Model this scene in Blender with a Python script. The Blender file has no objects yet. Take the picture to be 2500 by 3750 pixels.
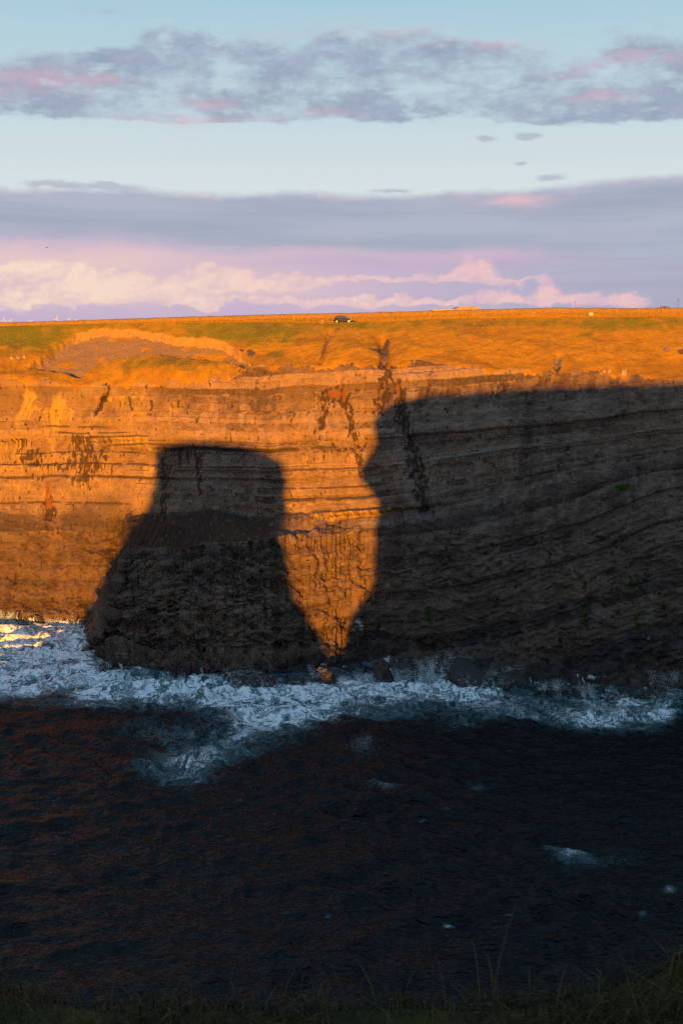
import bpy, bmesh, math, random
import numpy as np
from mathutils import Vector, Matrix
from mathutils.bvhtree import BVHTree

# ---------------------------------------------------------------- camera, sky, sun, exposure
SC = bpy.context.scene
COL = SC.collection
W, H, F = 2500.0, 3750.0, 3646.0          # photograph size and focal length, in photograph pixels
CX, CY = W / 2, H / 2
CAMZ = 64.0                                # eye height above the sea, metres
HORIZ = 1165.0                             # row of the true horizon
PITCH = math.atan((CY - HORIZ) / F)
cp, sp_ = math.cos(PITCH), math.sin(PITCH)

cam_data = bpy.data.cameras.new('camera')
cam = bpy.data.objects.new('camera', cam_data)
COL.objects.link(cam)
cam.location = (0, 0, CAMZ)
cam.rotation_euler = (math.pi / 2 - PITCH, 0, 0)
cam_data.sensor_fit = 'VERTICAL'
cam_data.sensor_height = 36.0
cam_data.lens = F / H * 36.0
cam_data.clip_start = 0.05
cam_data.clip_end = 40000
cam_data.dof.use_dof = True; cam_data.dof.focus_distance = 200.0; cam_data.dof.aperture_fstop = 8.0
SC.camera = cam

def ray(u, v):
    """photo pixel -> direction (X, Y, Z)"""
    a = (np.asarray(u, float) - CX) / F
    b = -(np.asarray(v, float) - CY) / F
    return a, cp + b * sp_, -sp_ + b * cp

def project(X, Y, Z):
    dz = Z - CAMZ
    d = Y * cp - dz * sp_
    b = (Y * sp_ + dz * cp) / d
    return CX + F * X / d, CY - F * b

# the sun stands behind the camera, a little to the left and very low
_sx, _sy, _sz = ray(1900.0, 1448.0)
SUND = Vector((float(_sx), float(_sy), float(_sz))).normalized()     # direction the light travels
SUN_EL = math.asin(-SUND.z)
SUN_AZ = math.atan2(SUND.x, SUND.y)
SUN_STRENGTH = 5.0
SUN_COLOR = (1.0, 0.385, 0.022)
EXPOSURE = 1.25
NISHITA_K, WORLD_MIX = 0.05, 0.85

sun_data = bpy.data.lights.new('sun', 'SUN')
sun_data.energy = SUN_STRENGTH
sun_data.angle = math.radians(0.53)
sun_data.color = SUN_COLOR
sun = bpy.data.objects.new('sun', sun_data)
COL.objects.link(sun)
sun.location = (-60, -300, 120)
sun.rotation_euler = SUND.to_track_quat('-Z', 'Y').to_euler()

SC.view_settings.view_transform = 'Standard'
SC.view_settings.look = 'None'
SC.view_settings.exposure = EXPOSURE
SC.view_settings.gamma = 1.0
SC.view_settings.use_curve_mapping = False
SC.cycles.max_bounces = 6
SC.cycles.diffuse_bounces = 3
SC.cycles.glossy_bounces = 3
SC.cycles.transparent_max_bounces = 8
SC.cycles.use_denoising = False

# ---------------------------------------------------------------- node expressions
class E:
    """a float or colour socket with operators"""
    def __init__(s, nt, sock): s.nt, s.s = nt, sock
    def _m(s, op, *args, clamp=False):
        n = s.nt.nodes.new('ShaderNodeMath'); n.operation = op; n.use_clamp = clamp
        for i, a in enumerate((s,) + args):
            if isinstance(a, E): s.nt.links.new(a.s, n.inputs[i])
            else: n.inputs[i].default_value = float(a)
        return E(s.nt, n.outputs[0])
    def __add__(s, o): return s._m('ADD', o)
    __radd__ = __add__
    def __mul__(s, o): return s._m('MULTIPLY', o)
    __rmul__ = __mul__
    def __sub__(s, o): return s._m('SUBTRACT', o)
    def __rsub__(s, o): return (s * -1.0) + o
    def __truediv__(s, o): return s._m('DIVIDE', o)
    def __neg__(s): return s * -1.0
    def pow(s, o): return s._m('POWER', o)
    def abs(s): return s._m('ABSOLUTE')
    def exp(s): return s._m('EXPONENT')
    def max(s, o): return s._m('MAXIMUM', o)
    def min(s, o): return s._m('MINIMUM', o)
    def sin(s): return s._m('SINE')
    def clamp(s): return s._m('ADD', 0.0, clamp=True)
    def sstep(s, a, b):
        n = s.nt.nodes.new('ShaderNodeMapRange'); n.interpolation_type = 'SMOOTHSTEP'
        for i, x in enumerate((s, a, b, 0.0, 1.0)):
            if isinstance(x, E): s.nt.links.new(x.s, n.inputs[i])
            else: n.inputs[i].default_value = float(x)
        return E(s.nt, n.outputs[0])
    def lstep(s, a, b, c=0.0, d=1.0):
        n = s.nt.nodes.new('ShaderNodeMapRange'); n.clamp = True
        for i, x in enumerate((s, a, b, c, d)):
            if isinstance(x, E): s.nt.links.new(x.s, n.inputs[i])
            else: n.inputs[i].default_value = float(x)
        return E(s.nt, n.outputs[0])

def comb(nt, x, y, z=0.0):
    n = nt.nodes.new('ShaderNodeCombineXYZ')
    for i, a in enumerate((x, y, z)):
        if isinstance(a, E): nt.links.new(a.s, n.inputs[i])
        else: n.inputs[i].default_value = float(a)
    return E(nt, n.outputs[0])

def sep(nt, vec):
    n = nt.nodes.new('ShaderNodeSeparateXYZ'); nt.links.new(vec.s if isinstance(vec, E) else vec, n.inputs[0])
    return [E(nt, n.outputs[i]) for i in range(3)]

def noise(nt, vec, scale=1.0, detail=4.0, rough=0.5, dist=0.0, lac=2.0):
    n = nt.nodes.new('ShaderNodeTexNoise'); n.noise_dimensions = '3D'
    nt.links.new(vec.s, n.inputs['Vector'])
    n.inputs['Scale'].default_value = scale; n.inputs['Detail'].default_value = detail
    n.inputs['Roughness'].default_value = rough; n.inputs['Distortion'].default_value = dist
    n.inputs['Lacunarity'].default_value = lac
    return E(nt, n.outputs['Fac'])

def voro(nt, vec, scale=1.0, feature='F1'):
    n = nt.nodes.new('ShaderNodeTexVoronoi'); n.feature = feature
    nt.links.new(vec.s, n.inputs['Vector']); n.inputs['Scale'].default_value = scale
    return E(nt, n.outputs['Distance'])

def mix(nt, f, a, b):
    n = nt.nodes.new('ShaderNodeMix'); n.data_type = 'RGBA'; n.clamp_factor = True
    for i, x in ((0, f), (6, a), (7, b)):
        if isinstance(x, E): nt.links.new(x.s, n.inputs[i])
        elif isinstance(x, (tuple, list)): n.inputs[i].default_value = (*x, 1.0)
        else: n.inputs[i].default_value = float(x)
    return E(nt, n.outputs[2])

def cscale(nt, c, f):
    n = nt.nodes.new('ShaderNodeVectorMath'); n.operation = 'SCALE'
    if isinstance(c, E): nt.links.new(c.s, n.inputs[0])
    else: n.inputs[0].default_value = c
    if isinstance(f, E): nt.links.new(f.s, n.inputs['Scale'])
    else: n.inputs['Scale'].default_value = f
    return E(nt, n.outputs[0])

def cmul(nt, c, d):
    n = nt.nodes.new('ShaderNodeVectorMath'); n.operation = 'MULTIPLY'
    for i, x in enumerate((c, d)):
        if isinstance(x, E): nt.links.new(x.s, n.inputs[i])
        else: n.inputs[i].default_value = x
    return E(nt, n.outputs[0])

def lin(r, g, b):
    f = lambda c: (c / 255 / 12.92) if c <= 10.31 else ((c / 255 + 0.055) / 1.055) ** 2.4
    return (f(r), f(g), f(b))

# ---------------------------------------------------------------- world: Nishita sky, a thin cloud deck overhead
tone = lambda c: tuple(x / 2 ** EXPOSURE for x in lin(*c))
world = bpy.data.worlds.new('World'); SC.world = world; world.use_nodes = True
nt = world.node_tree; nt.nodes.clear()
out = nt.nodes.new('ShaderNodeOutputWorld'); bg = nt.nodes.new('ShaderNodeBackground')
nt.links.new(bg.outputs[0], out.inputs[0])
tc = nt.nodes.new('ShaderNodeTexCoord')
sky = nt.nodes.new('ShaderNodeTexSky'); sky.sky_type = 'NISHITA'; sky.sun_disc = False
sky.sun_elevation = SUN_EL
sky.sun_rotation = math.pi + SUN_AZ
sky.altitude = 60; sky.air_density = 1.0; sky.dust_density = 0.6; sky.ozone_density = 1.5
dx, dy, dz = sep(nt, tc.outputs['Generated'])
EL = dz._m('ARCSINE') * (180 / math.pi)
over = noise(nt, comb(nt, dx / dz.max(.12), dy / dz.max(.12), 4.4), .8, 4, .6)
clear_v = mix(nt, EL.lstep(6.5, 16.5), tone((222, 228, 228)), tone((158, 196, 214)))
clear_v = mix(nt, EL.sstep(15, 60), clear_v, tone((112, 160, 208)))
nish = cscale(nt, E(nt, sky.outputs[0]), NISHITA_K)
clear_v = mix(nt, EL.sstep(8.0, 5.5), clear_v, tone((178, 190, 222)))     # unseen low stratus carried all round, added to dim and blue the horizon light
base = mix(nt, WORLD_MIX, nish, clear_v)
base = mix(nt, over.sstep(.44, .68) * EL.sstep(8, 20) * .8, base, tone((128, 143, 166)))
base = mix(nt, EL.sstep(-.2, -2.0), base, tone((110, 110, 130)))
nt.links.new(base.s, bg.inputs['Color']); bg.inputs['Strength'].default_value = 1.0

# ---------------------------------------------------------------- the sky in view: a far dome of air and clouds
SKY_R = 20000.0
_az = np.radians(np.linspace(-66, 66, 67)); _el = np.radians(np.linspace(-1.2, 40, 22))
_a, _e = np.meshgrid(_az, _el)
_co = np.stack([np.sin(_a) * np.cos(_e), np.cos(_a) * np.cos(_e), np.sin(_e)], -1).reshape(-1, 3) * SKY_R
_i = np.arange(_a.size).reshape(_a.shape)
_fc = np.stack([_i[:-1, :-1], _i[1:, :-1], _i[1:, 1:], _i[:-1, 1:]], -1).reshape(-1, 4)
_me = bpy.data.meshes.new('sky'); _me.from_pydata(_co.tolist(), [], _fc.tolist())
_me.polygons.foreach_set('use_smooth', np.ones(len(_fc), bool))
sky_ob = bpy.data.objects.new('sky', _me); sky_ob.location = (0, 0, CAMZ); COL.objects.link(sky_ob)
sky_ob['kind'] = 'structure'; sky_ob['label'] = 'evening sky with grey and pink cloud bands above sunlit cumulus'
sky_m = bpy.data.materials.new('evening_sky'); sky_m.use_nodes = True; _me.materials.append(sky_m)
sky_m.cycles.emission_sampling = 'NONE'
nt = sky_m.node_tree; nt.nodes.clear()
tc = nt.nodes.new('ShaderNodeTexCoord')
_n = nt.nodes.new('ShaderNodeVectorMath'); _n.operation = 'NORMALIZE'; nt.links.new(tc.outputs['Object'], _n.inputs[0])
dx, dy, dz = sep(nt, E(nt, _n.outputs[0]))
AZ = E(nt, dx.s)._m('ARCTAN2', dy) * (180 / math.pi)
EL = dz._m('ARCSINE') * (180 / math.pi)
def pix(u, v):
    a, b, c = ray(u, v)
    return math.degrees(math.atan2(a, b)), math.degrees(math.atan2(c, math.hypot(a, b)))

def P(sx, sy, seed=0.0):
    return comb(nt, AZ * sx, EL * sy, seed)

# azimuth / elevation gently warped so that no edge is straight
w1 = noise(nt, P(.16, .42, 3.1), 1, 4, .55) - .5
w2 = noise(nt, P(.16, .42, 8.7), 1, 4, .55) - .5
f1 = noise(nt, P(.8, 1.7, 1.7), 1, 6, .62) - .5
AW = AZ + w1 * 4.0
EW = EL + w2 * 1.6 + f1 * .45

def blob(u, v, ru, rv, soft=1.0, A=None, V=None):
    """one cloud lump: centre and half sizes given in photo pixels"""
    A = A or AW; V = V or EW
    a, e = pix(u, v)
    da = (A - a) * (63.6 / ru); de = (V - e) * (63.6 / rv)
    r2 = da * da + de * de
    return (r2 * (-1.0 / soft)).exp()

def total(lst):
    t = lst[0]
    for x in lst[1:]: t = t + x
    return t

base = mix(nt, EL.lstep(6.5, 16.5), tone((216, 226, 228)), tone((166, 202, 218)))
base = mix(nt, EL.sstep(15, 60), base, tone((112, 160, 208)))
base = mix(nt, EL.lstep(0.0, 4.5), tone((186, 172, 205)), base)

# --- upper broken deck
den = noise(nt, P(.25, .55, 11.3), 1, 6, .55, .1)
den2 = noise(nt, P(.75, 1.45, 5.9), 1, 5, .56)
fil = noise(nt, P(1.5, 3.2, 21.9), 1, 5, .65)
lumps = total([blob(330, 340, 480, 95), blob(90, 395, 300, 50), blob(650, 380, 330, 70), blob(640, 150, 150, 60) * .95,
               blob(760, 250, 330, 70) * .7, blob(300, 230, 220, 45) * .7, blob(1150, 160, 330, 55) * .75, blob(1150, 300, 380, 70) * .62,
               blob(1480, 350, 240, 75) * 1.0, blob(1880, 290, 380, 75), blob(1760, 185, 260, 32) * .9, blob(2300, 360, 380, 80),
               blob(1700, 400, 420, 45), blob(2250, 430, 420, 30), blob(1000, 420, 330, 40) * .95, blob(560, 465, 240, 22) * .9,
               blob(2380, 230, 220, 60) * .8, blob(2420, 110, 170, 60) * .55, blob(1480, 120, 160, 22) * .6, blob(380, 40, 120, 30) * .35])
wide = EW.sstep(17.0, 21.0)                       # the same kind of cloud carries on overhead
over = noise(nt, comb(nt, dx / dz.max(.12), dy / dz.max(.12), 4.4), .8, 4, .6)
side = ((AZ.abs() - 19.0) / 8.0).clamp() * EW.sstep(9.8, 11.0) * (1.0 - EW.sstep(14.5, 17.5))
lumps = lumps + side * .75
lumps = lumps * EW.sstep(9.9, 10.7)
dA = (lumps * 1.05).min(1.0) + ((den - .5) * 2.1 + (den2 - .5) * 1.0 + (fil - .5) * .4) * lumps.sstep(.02, .35)
covA = dA.sstep(.24, 1.18).max(over.sstep(.46, .68) * wide * .85)
# sunlit rims on the tops of the lumps
pinks = total([blob(140, 295, 170, 28), blob(370, 290, 130, 14) * .8, blob(760, 368, 90, 13) * 1.3, blob(700, 445, 75, 28) * 1.8, blob(460, 430, 120, 14) * .9,
               blob(1880, 155, 190, 22), blob(1530, 105, 170, 18) * .9, blob(1200, 95, 200, 22) * .7, blob(990, 125, 110, 14) * .8, blob(2210, 345, 80, 12), blob(2330, 210, 190, 18) * .8,
               blob(880, 430, 180, 12) * .6, blob(1230, 415, 90, 11) * .7, blob(50, 340, 90, 20) * .7, blob(1740, 55, 90, 12) * .7, blob(2150, 245, 160, 10) * .6])
rim = (pinks * (den2 * 1.6 + fil * .6 - .45)).clamp() * .62
greyA = mix(nt, den2.lstep(.3, .7), tone((138, 155, 178)), tone((166, 174, 196)))
greyA = mix(nt, (dA - .55).lstep(0, .6), tone((178, 196, 212)), greyA)
colA = mix(nt, rim, greyA, tone((224, 176, 192)))
s1 = mix(nt, covA * .93, base, colA)
s1 = mix(nt, (rim * 1.0 * (1.0 - covA) * .35), s1, tone((218, 192, 206)))
# torn bright gaps
gap = (noise(nt, P(.40, 1.05, 31.0), 1, 4, .56, .2)).sstep(.52, .72) * lumps.min(1.0) * .7
s1 = mix(nt, gap, s1, tone((196, 215, 224)))

# --- small scraps in the clear band
scr = total([blob(170, 672, 110, 14, V=EL + f1 * .5), blob(400, 680, 140, 13, V=EL + f1 * .5), blob(2040, 650, 50, 14, V=EL + f1 * .4), blob(1400, 700, 90, 9, V=EL + f1 * .4),
             blob(1930, 500, 50, 12, V=EL + f1 * .4), blob(1770, 508, 35, 10, V=EL + f1 * .4), blob(1875, 598, 30, 6, V=EL + f1 * .3)])
s1 = mix(nt, (scr * (den2 * 2.0)).sstep(.15, .9) * .75, s1, tone((176, 182, 198)))

# --- lower stratus bank
_, e_top = pix(1250, 712)
edge = e_top + w1 * .9 + f1 * .35 + (AZ - 11.5).sstep(-2, 6) * .65
covB = 1.0 - (EL - edge).sstep(-.28, .30)
strat = noise(nt, P(.07, .9, 2.2), 1, 6, .55)
colB = mix(nt, strat.lstep(.35, .65), tone((158, 167, 188)), tone((176, 180, 200)))
colB = mix(nt, (EL - edge).sstep(-.55, .05) * (den2.sstep(.42, .7)) * .7, colB, tone((206, 182, 202)))
colB = mix(nt, blob(1930, 742, 110, 14) * .9, colB, tone((226, 186, 198)))
s2 = mix(nt, covB * .96, s1, colB)
# pink underside and mauve air below it
mv = (EL + w2 * .7 + (AZ * .045)).sstep(4.3, 2.6)
s2 = mix(nt, mv * (1.0 - AZ.sstep(-2, 15) * .75) * .85, s2, tone((202, 178, 206)))
s2 = mix(nt, blob(1720, 948, 330, 26) * .75, s2, tone((212, 180, 204)))
s2 = mix(nt, (blob(60, 925, 420, 45) + blob(420, 940, 380, 30) + blob(1100, 935, 500, 22) * .6) * .75, s2, tone((218, 190, 202)))

# --- sunlit cumulus above the land
c2 = noise(nt, P(.42, .9, 17.7), 1, 5, .55)
c3 = noise(nt, P(2.6, 3.6, 27.7), 1, 5, .62)
wc = (noise(nt, P(1.1, 1.6, 6.6), 1, 4, .6) - .5)
def billow(ox, oy):
    Ax, Vx = AZ + ox + wc * .8, EL + oy + wc * .5
    b1 = voro(nt, comb(nt, Ax * .62, Vx * .95, 2.0), 1); b2 = voro(nt, comb(nt, Ax * 1.5, Vx * 2.2, 5.0), 1); b3 = voro(nt, comb(nt, Ax * 3.4, Vx * 4.6, 8.0), 1)
    return b1 * .58 + b2 * .29 + b3 * .13
bil = billow(0, 0); bil_o = billow(-.22, .16)
Vc = EL + (bil - .42) * .8 + (c2 - .5) * .9 + (c3 - .5) * .18
Ac = AZ + wc * 1.4
bb = lambda u, v, ru, rv: blob(u, v, ru, rv, A=Ac, V=Vc)
cum = total([bb(80, 990, 110, 45), bb(250, 1000, 110, 45), bb(390, 1020, 90, 35), bb(730, 1005, 110, 40), bb(885, 1015, 55, 28), bb(560, 1030, 140, 30),
             bb(120, 1085, 260, 38), bb(520, 1085, 240, 24), bb(330, 1050, 220, 30), bb(960, 1045, 150, 25), bb(1100, 1015, 200, 18), bb(1350, 1020, 260, 10),
             bb(1700, 1005, 120, 22), bb(1730, 965, 60, 28), bb(1850, 1030, 110, 10), bb(1480, 1100, 330, 16), bb(1830, 1085, 80, 28), bb(2000, 1050, 26, 40),
             bb(2110, 1090, 130, 28), bb(2300, 1100, 60, 22), bb(1150, 1100, 260, 16), bb(690, 1110, 130, 18)])
sidec = ((AZ.abs() - 19.0) / 3.0).clamp() * (1.0 - (Vc).sstep(1.2, 2.6)) * (c2.sstep(.45, .6))
cum = (cum * 1.2 + sidec) * Vc.sstep(.05, 1.05)
covC = cum.sstep(.14, .80)
lit = ((bil_o - bil) * .9 + (.52 - bil) * .7 + (c3 - .5) * .5 + (c2 - .5) * 1.8 + (cum - .8) * .25 + .6).clamp()
warm = AZ.lstep(-19, 12)
topC = mix(nt, warm, tone((252, 224, 200)), tone((238, 196, 196)))
botC = mix(nt, warm, tone((222, 192, 198)), tone((204, 178, 202)))
colC = mix(nt, lit, botC, topC)
s3 = mix(nt, covC * .92, s2, colC)
glow = total([blob(150, 1000, 620, 75) * .95, blob(800, 1060, 520, 55) * .6]).min(.9)
s3 = mix(nt, glow * (1.0 - covC) * .8, s3, tone((238, 208, 196)))
em = nt.nodes.new('ShaderNodeEmission'); tr = nt.nodes.new('ShaderNodeBsdfTransparent'); mx = nt.nodes.new('ShaderNodeMixShader'); out = nt.nodes.new('ShaderNodeOutputMaterial')
nt.links.new(s3.s, em.inputs['Color'])
fade = AZ.abs().sstep(65, 48) * EL.sstep(39, 28)
nt.links.new(fade.s, mx.inputs[0]); nt.links.new(tr.outputs[0], mx.inputs[1]); nt.links.new(em.outputs[0], mx.inputs[2]); nt.links.new(mx.outputs[0], out.inputs['Surface'])
# ---------------------------------------------------------------- numpy noise
_PC = {}
def _perm(seed):
    if seed not in _PC:
        r = np.random.RandomState(seed); p = r.permutation(256).astype(np.int32); g = r.rand(256) * 2 * np.pi
        _PC[seed] = (np.concatenate([p, p, p]), np.cos(g).astype(np.float32), np.sin(g).astype(np.float32))
    return _PC[seed]

def pn(x, y, seed=0):
    p, cg, sg = _perm(seed)
    x = np.asarray(x, np.float32); y = np.asarray(y, np.float32)
    xf = np.floor(x); yf = np.floor(y)
    xi = xf.astype(np.int32) & 255; yi = yf.astype(np.int32) & 255
    xf = x - xf; yf = y - yf
    fu = xf * xf * xf * (xf * (xf * 6 - 15) + 10); fv = yf * yf * yf * (yf * (yf * 6 - 15) + 10)
    a_, b_ = p[xi], p[(xi + 1) & 255]
    yi1 = (yi + 1) & 255
    h = p[a_ + yi]; a = cg[h] * xf + sg[h] * yf
    h = p[b_ + yi]; b = cg[h] * (xf - 1) + sg[h] * yf
    h = p[a_ + yi1]; c = cg[h] * xf + sg[h] * (yf - 1)
    h = p[b_ + yi1]; d = cg[h] * (xf - 1) + sg[h] * (yf - 1)
    a += (b - a) * fu; c += (d - c) * fu
    return (a + (c - a) * fv) * np.float32(1.4)

def fbm(x, y, oct=4, seed=0, rough=.5):
    t = 0; amp = 1; tot = 0
    for i in range(oct):
        t = t + amp * pn(x * 2 ** i + 17.3 * i, y * 2 ** i - 9.1 * i, seed + i); tot += amp; amp *= rough
    return t / tot

def ridged(x, y, oct=4, seed=0, rough=.5):
    t = 0; amp = 1; tot = 0
    for i in range(oct):
        t = t + amp * (1 - np.abs(pn(x * 2 ** i + 7.7 * i, y * 2 ** i + 3.3 * i, seed + i)) * 2); tot += amp; amp *= rough
    return t / tot

def hash1(a, seed=0):
    v = np.sin(a * 12.9898 + seed * 78.233) * 43758.5453
    return v - np.floor(v)

def worley(x, y, seed=0):
    xi = np.floor(x); yi = np.floor(y)
    f1 = np.full(x.shape, 9.0); f2 = np.full(x.shape, 9.0); cid = np.zeros(x.shape)
    for ox in (-1, 0, 1):
        for oy in (-1, 0, 1):
            cx_, cy_ = xi + ox, yi + oy
            k = cx_ * 37.17 + cy_ * 91.31
            px_ = cx_ + hash1(k, seed + 1); py_ = cy_ + hash1(k, seed + 2)
            d = np.hypot(px_ - x, py_ - y)
            nb = d < f1
            f2 = np.where(nb, f1, np.minimum(f2, d)); cid = np.where(nb, hash1(k, seed + 3), cid); f1 = np.where(nb, d, f1)
    return f1, f2, cid

def sst(x, a, b):
    t = np.clip((x - a) / (b - a), 0, 1); return t * t * (3 - 2 * t)

def ell(u, v, cu, cv, ru, rv, ang=0.0, p=2.0):
    c, s = math.cos(math.radians(ang)), math.sin(math.radians(ang))
    du, dv = u - cu, v - cv
    a = (du * c + dv * s) / ru; b = (-du * s + dv * c) / rv
    return np.exp(-(np.abs(a) ** p + np.abs(b) ** p))

def pline(u, v, pts, w):
    """soft mask of a polyline in photo pixels; w = half width"""
    d = np.full(u.shape, 1e9)
    for (x0, y0), (x1, y1) in zip(pts[:-1], pts[1:]):
        vx, vy = x1 - x0, y1 - y0
        t = np.clip(((u - x0) * vx + (v - y0) * vy) / (vx * vx + vy * vy), 0, 1)
        d = np.minimum(d, np.hypot(u - x0 - t * vx, v - y0 - t * vy))
    return np.exp(-(d / w) ** 2)

def inpoly(u, v, pts):
    r = np.zeros(u.shape, bool)
    n = len(pts)
    for i in range(n):
        x0, y0 = pts[i]; x1, y1 = pts[(i + 1) % n]
        if y0 == y1: continue
        c = ((y0 > v) != (y1 > v)) & (u < (x1 - x0) * (v - y0) / (y1 - y0) + x0)
        r ^= c
    return r

def polysd(u, v, pts):
    """signed distance (positive inside)"""
    d = np.full(u.shape, 1e9); n = len(pts)
    for i in range(n):
        x0, y0 = pts[i]; x1, y1 = pts[(i + 1) % n]
        vx, vy = x1 - x0, y1 - y0
        t = np.clip(((u - x0) * vx + (v - y0) * vy) / (vx * vx + vy * vy + 1e-9), 0, 1)
        d = np.minimum(d, np.hypot(u - x0 - t * vx, v - y0 - t * vy))
    return np.where(inpoly(u, v, pts), d, -d)

# ---------------------------------------------------------------- object helpers
def tag(o, label=None, cat=None, group=None, kind=None):
    if label: o['label'] = label
    if cat: o['category'] = cat
    if group: o['group'] = group
    if kind: o['kind'] = kind
    return o

def link(o, parent=None):
    COL.objects.link(o)
    if parent: o.parent = parent
    return o

def grid_mesh(name, X, Y, Z, attrs=None, mat=None, smooth=True, flip=False, loop_u=False):
    """rows x cols arrays -> one mesh object"""
    nr, nc = X.shape
    co = np.empty((nr * nc, 3), np.float32)
    co[:, 0] = X.ravel(); co[:, 1] = Y.ravel(); co[:, 2] = Z.ravel()
    idx = np.arange(nr * nc).reshape(nr, nc)
    if loop_u: idx = np.concatenate([idx, idx[:, :1]], 1)
    a, b, c, d = idx[:-1, :-1], idx[:-1, 1:], idx[1:, 1:], idx[1:, :-1]
    q = np.stack([a, d, c, b] if flip else [a, b, c, d], -1).reshape(-1, 4)
    me = bpy.data.meshes.new(name)
    me.vertices.add(len(co)); me.vertices.foreach_set('co', co.ravel())
    me.loops.add(q.size); me.loops.foreach_set('vertex_index', q.ravel().astype(np.int32))
    me.polygons.add(len(q)); me.polygons.foreach_set('loop_start', np.arange(0, q.size, 4, dtype=np.int32))
    me.polygons.foreach_set('loop_total', np.full(len(q), 4, np.int32))
    me.update(calc_edges=True)
    if smooth: me.polygons.foreach_set('use_smooth', np.ones(len(q), bool))
    for k, v in (attrs or {}).items():
        at = me.attributes.new(k, 'FLOAT', 'POINT'); at.data.foreach_set('value', v.ravel().astype(np.float32))
    if mat: me.materials.append(mat)
    o = bpy.data.objects.new(name, me)
    return o

def tri_soup(name, co, faces, mat, attrs=None, smooth=False):
    me = bpy.data.meshes.new(name)
    co = np.asarray(co, np.float32); faces = np.asarray(faces, np.int32)
    n = faces.shape[1]
    me.vertices.add(len(co)); me.vertices.foreach_set('co', co.ravel())
    me.loops.add(faces.size); me.loops.foreach_set('vertex_index', faces.ravel())
    me.polygons.add(len(faces)); me.polygons.foreach_set('loop_start', np.arange(0, faces.size, n, dtype=np.int32))
    me.polygons.foreach_set('loop_total', np.full(len(faces), n, np.int32))
    me.update(calc_edges=True)
    if smooth: me.polygons.foreach_set('use_smooth', np.ones(len(faces), bool))
    for k, v in (attrs or {}).items():
        at = me.attributes.new(k, 'FLOAT', 'POINT'); at.data.foreach_set('value', np.asarray(v, np.float32).ravel())
    me.materials.append(mat)
    return bpy.data.objects.new(name, me)

def new_mat(name):
    m = bpy.data.materials.new(name); m.use_nodes = True
    nt = m.node_tree; bs = nt.nodes['Principled BSDF']
    return m, nt, bs

def attr(nt, name):
    n = nt.nodes.new('ShaderNodeAttribute'); n.attribute_name = name
    return E(nt, n.outputs['Fac'])

def geo_pos(nt):
    n = nt.nodes.new('ShaderNodeNewGeometry'); return E(nt, n.outputs['Position'])

def vmul(nt, v, s):
    return cmul(nt, v, s)

def bump(nt, bs, h, strength=.5, dist=.1):
    n = nt.nodes.new('ShaderNodeBump'); n.inputs['Strength'].default_value = strength; n.inputs['Distance'].default_value = dist
    nt.links.new(h.s, n.inputs['Height']); nt.links.new(n.outputs[0], bs.inputs['Normal'])

def setin(nt, bs, name, v):
    s = bs.inputs[name]
    if isinstance(v, E): nt.links.new(v.s, s)
    elif isinstance(v, (tuple, list)): s.default_value = (*v, 1.0) if len(v) == 3 else v
    else: s.default_value = v

def simple(name, col, rough=.7, var=.15, scale=3.0, metal=0.0, spec=.4):
    m, nt, bs = new_mat(name)
    p = geo_pos(nt)
    n = noise(nt, p, scale, 4, .6)
    c = mix(nt, n.lstep(.3, .7), tuple(x * (1 - var) for x in col), tuple(min(1, x * (1 + var)) for x in col))
    setin(nt, bs, 'Base Color', c); setin(nt, bs, 'Roughness', rough); setin(nt, bs, 'Metallic', metal)
    setin(nt, bs, 'Specular IOR Level', spec)
    return m
# ================================================================= THE FAR CLIFF
def qof(u, v):
    a, b, c = ray(u, v); return a / b
def at_depth(u, v, Y):
    a, b, c = ray(u, v); k = Y / b
    return a * k, Y, CAMZ + c * k
def on_water(u, v, z=0.0):
    a, b, c = ray(u, v); k = (z - CAMZ) / c
    return a * k, b * k

def curve(pts_uv, val):
    """interpolator over q for values given at photo pixels"""
    q = np.array([qof(u, v) for u, v in pts_uv]); val = np.asarray(val, float)
    o = np.argsort(q); q, val = q[o], val[o]
    return lambda x: np.interp(x, q, val)

def smooth1(a, n):
    if n < 2: return a
    k = np.hanning(n + 2)[1:-1]; k /= k.sum()
    return np.convolve(np.pad(a, (n, n), 'edge'), k, 'same')[n:-n]

# columns: fine where the photograph looks, coarser beyond
q0, q1 = qof(-150, 1900), qof(2650, 1900)
NF = 1160
fine = np.linspace(q0, q1, NF)
step = fine[1] - fine[0]
ext = []
x, s = 0.0, step
while x < 1.6:
    s *= 1.09; x += s; ext.append(x)
ext = np.array(ext)
Q = np.concatenate([(q0 - ext)[::-1], fine, q1 + ext])

wl = [(-900, 2235), (-300, 2262), (0, 2265), (250, 2270), (322, 2274), (336, 2330), (350, 2396), (383, 2432), (550, 2468), (680, 2474), (900, 2474), (1070, 2470), (1200, 2452),
      (1330, 2436), (1500, 2444), (1700, 2458), (1900, 2486), (2180, 2520), (2330, 2518), (2500, 2500), (2800, 2520), (3500, 2590)]
fYw = curve(wl, [on_water(u, v)[1] for u, v in wl])
Yw = fYw(Q) + 2.2 * fbm(Q * 70, Q * 0 + 3.3, 5, 5, .6)
mb = [(-900, 214), (0, 206.5), (350, 204), (700, 198), (1000, 190), (1250, 183.5), (1500, 176), (2000, 168), (2500, 163.5), (3500, 150)]
Ymb = smooth1(curve([(u, 2300) for u, _ in mb], [y for _, y in mb])(Q), 41)
rimc = [(-900, 1400), (0, 1392), (180, 1400), (330, 1412), (600, 1407), (860, 1392), (905, 1352), (960, 1330), (1100, 1347), (1250, 1338), (1330, 1335), (1400, 1345), (1520, 1325), (1650, 1322),
        (1800, 1350), (1960, 1372), (2120, 1362), (2290, 1382), (2500, 1386), (3500, 1400)]
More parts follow.
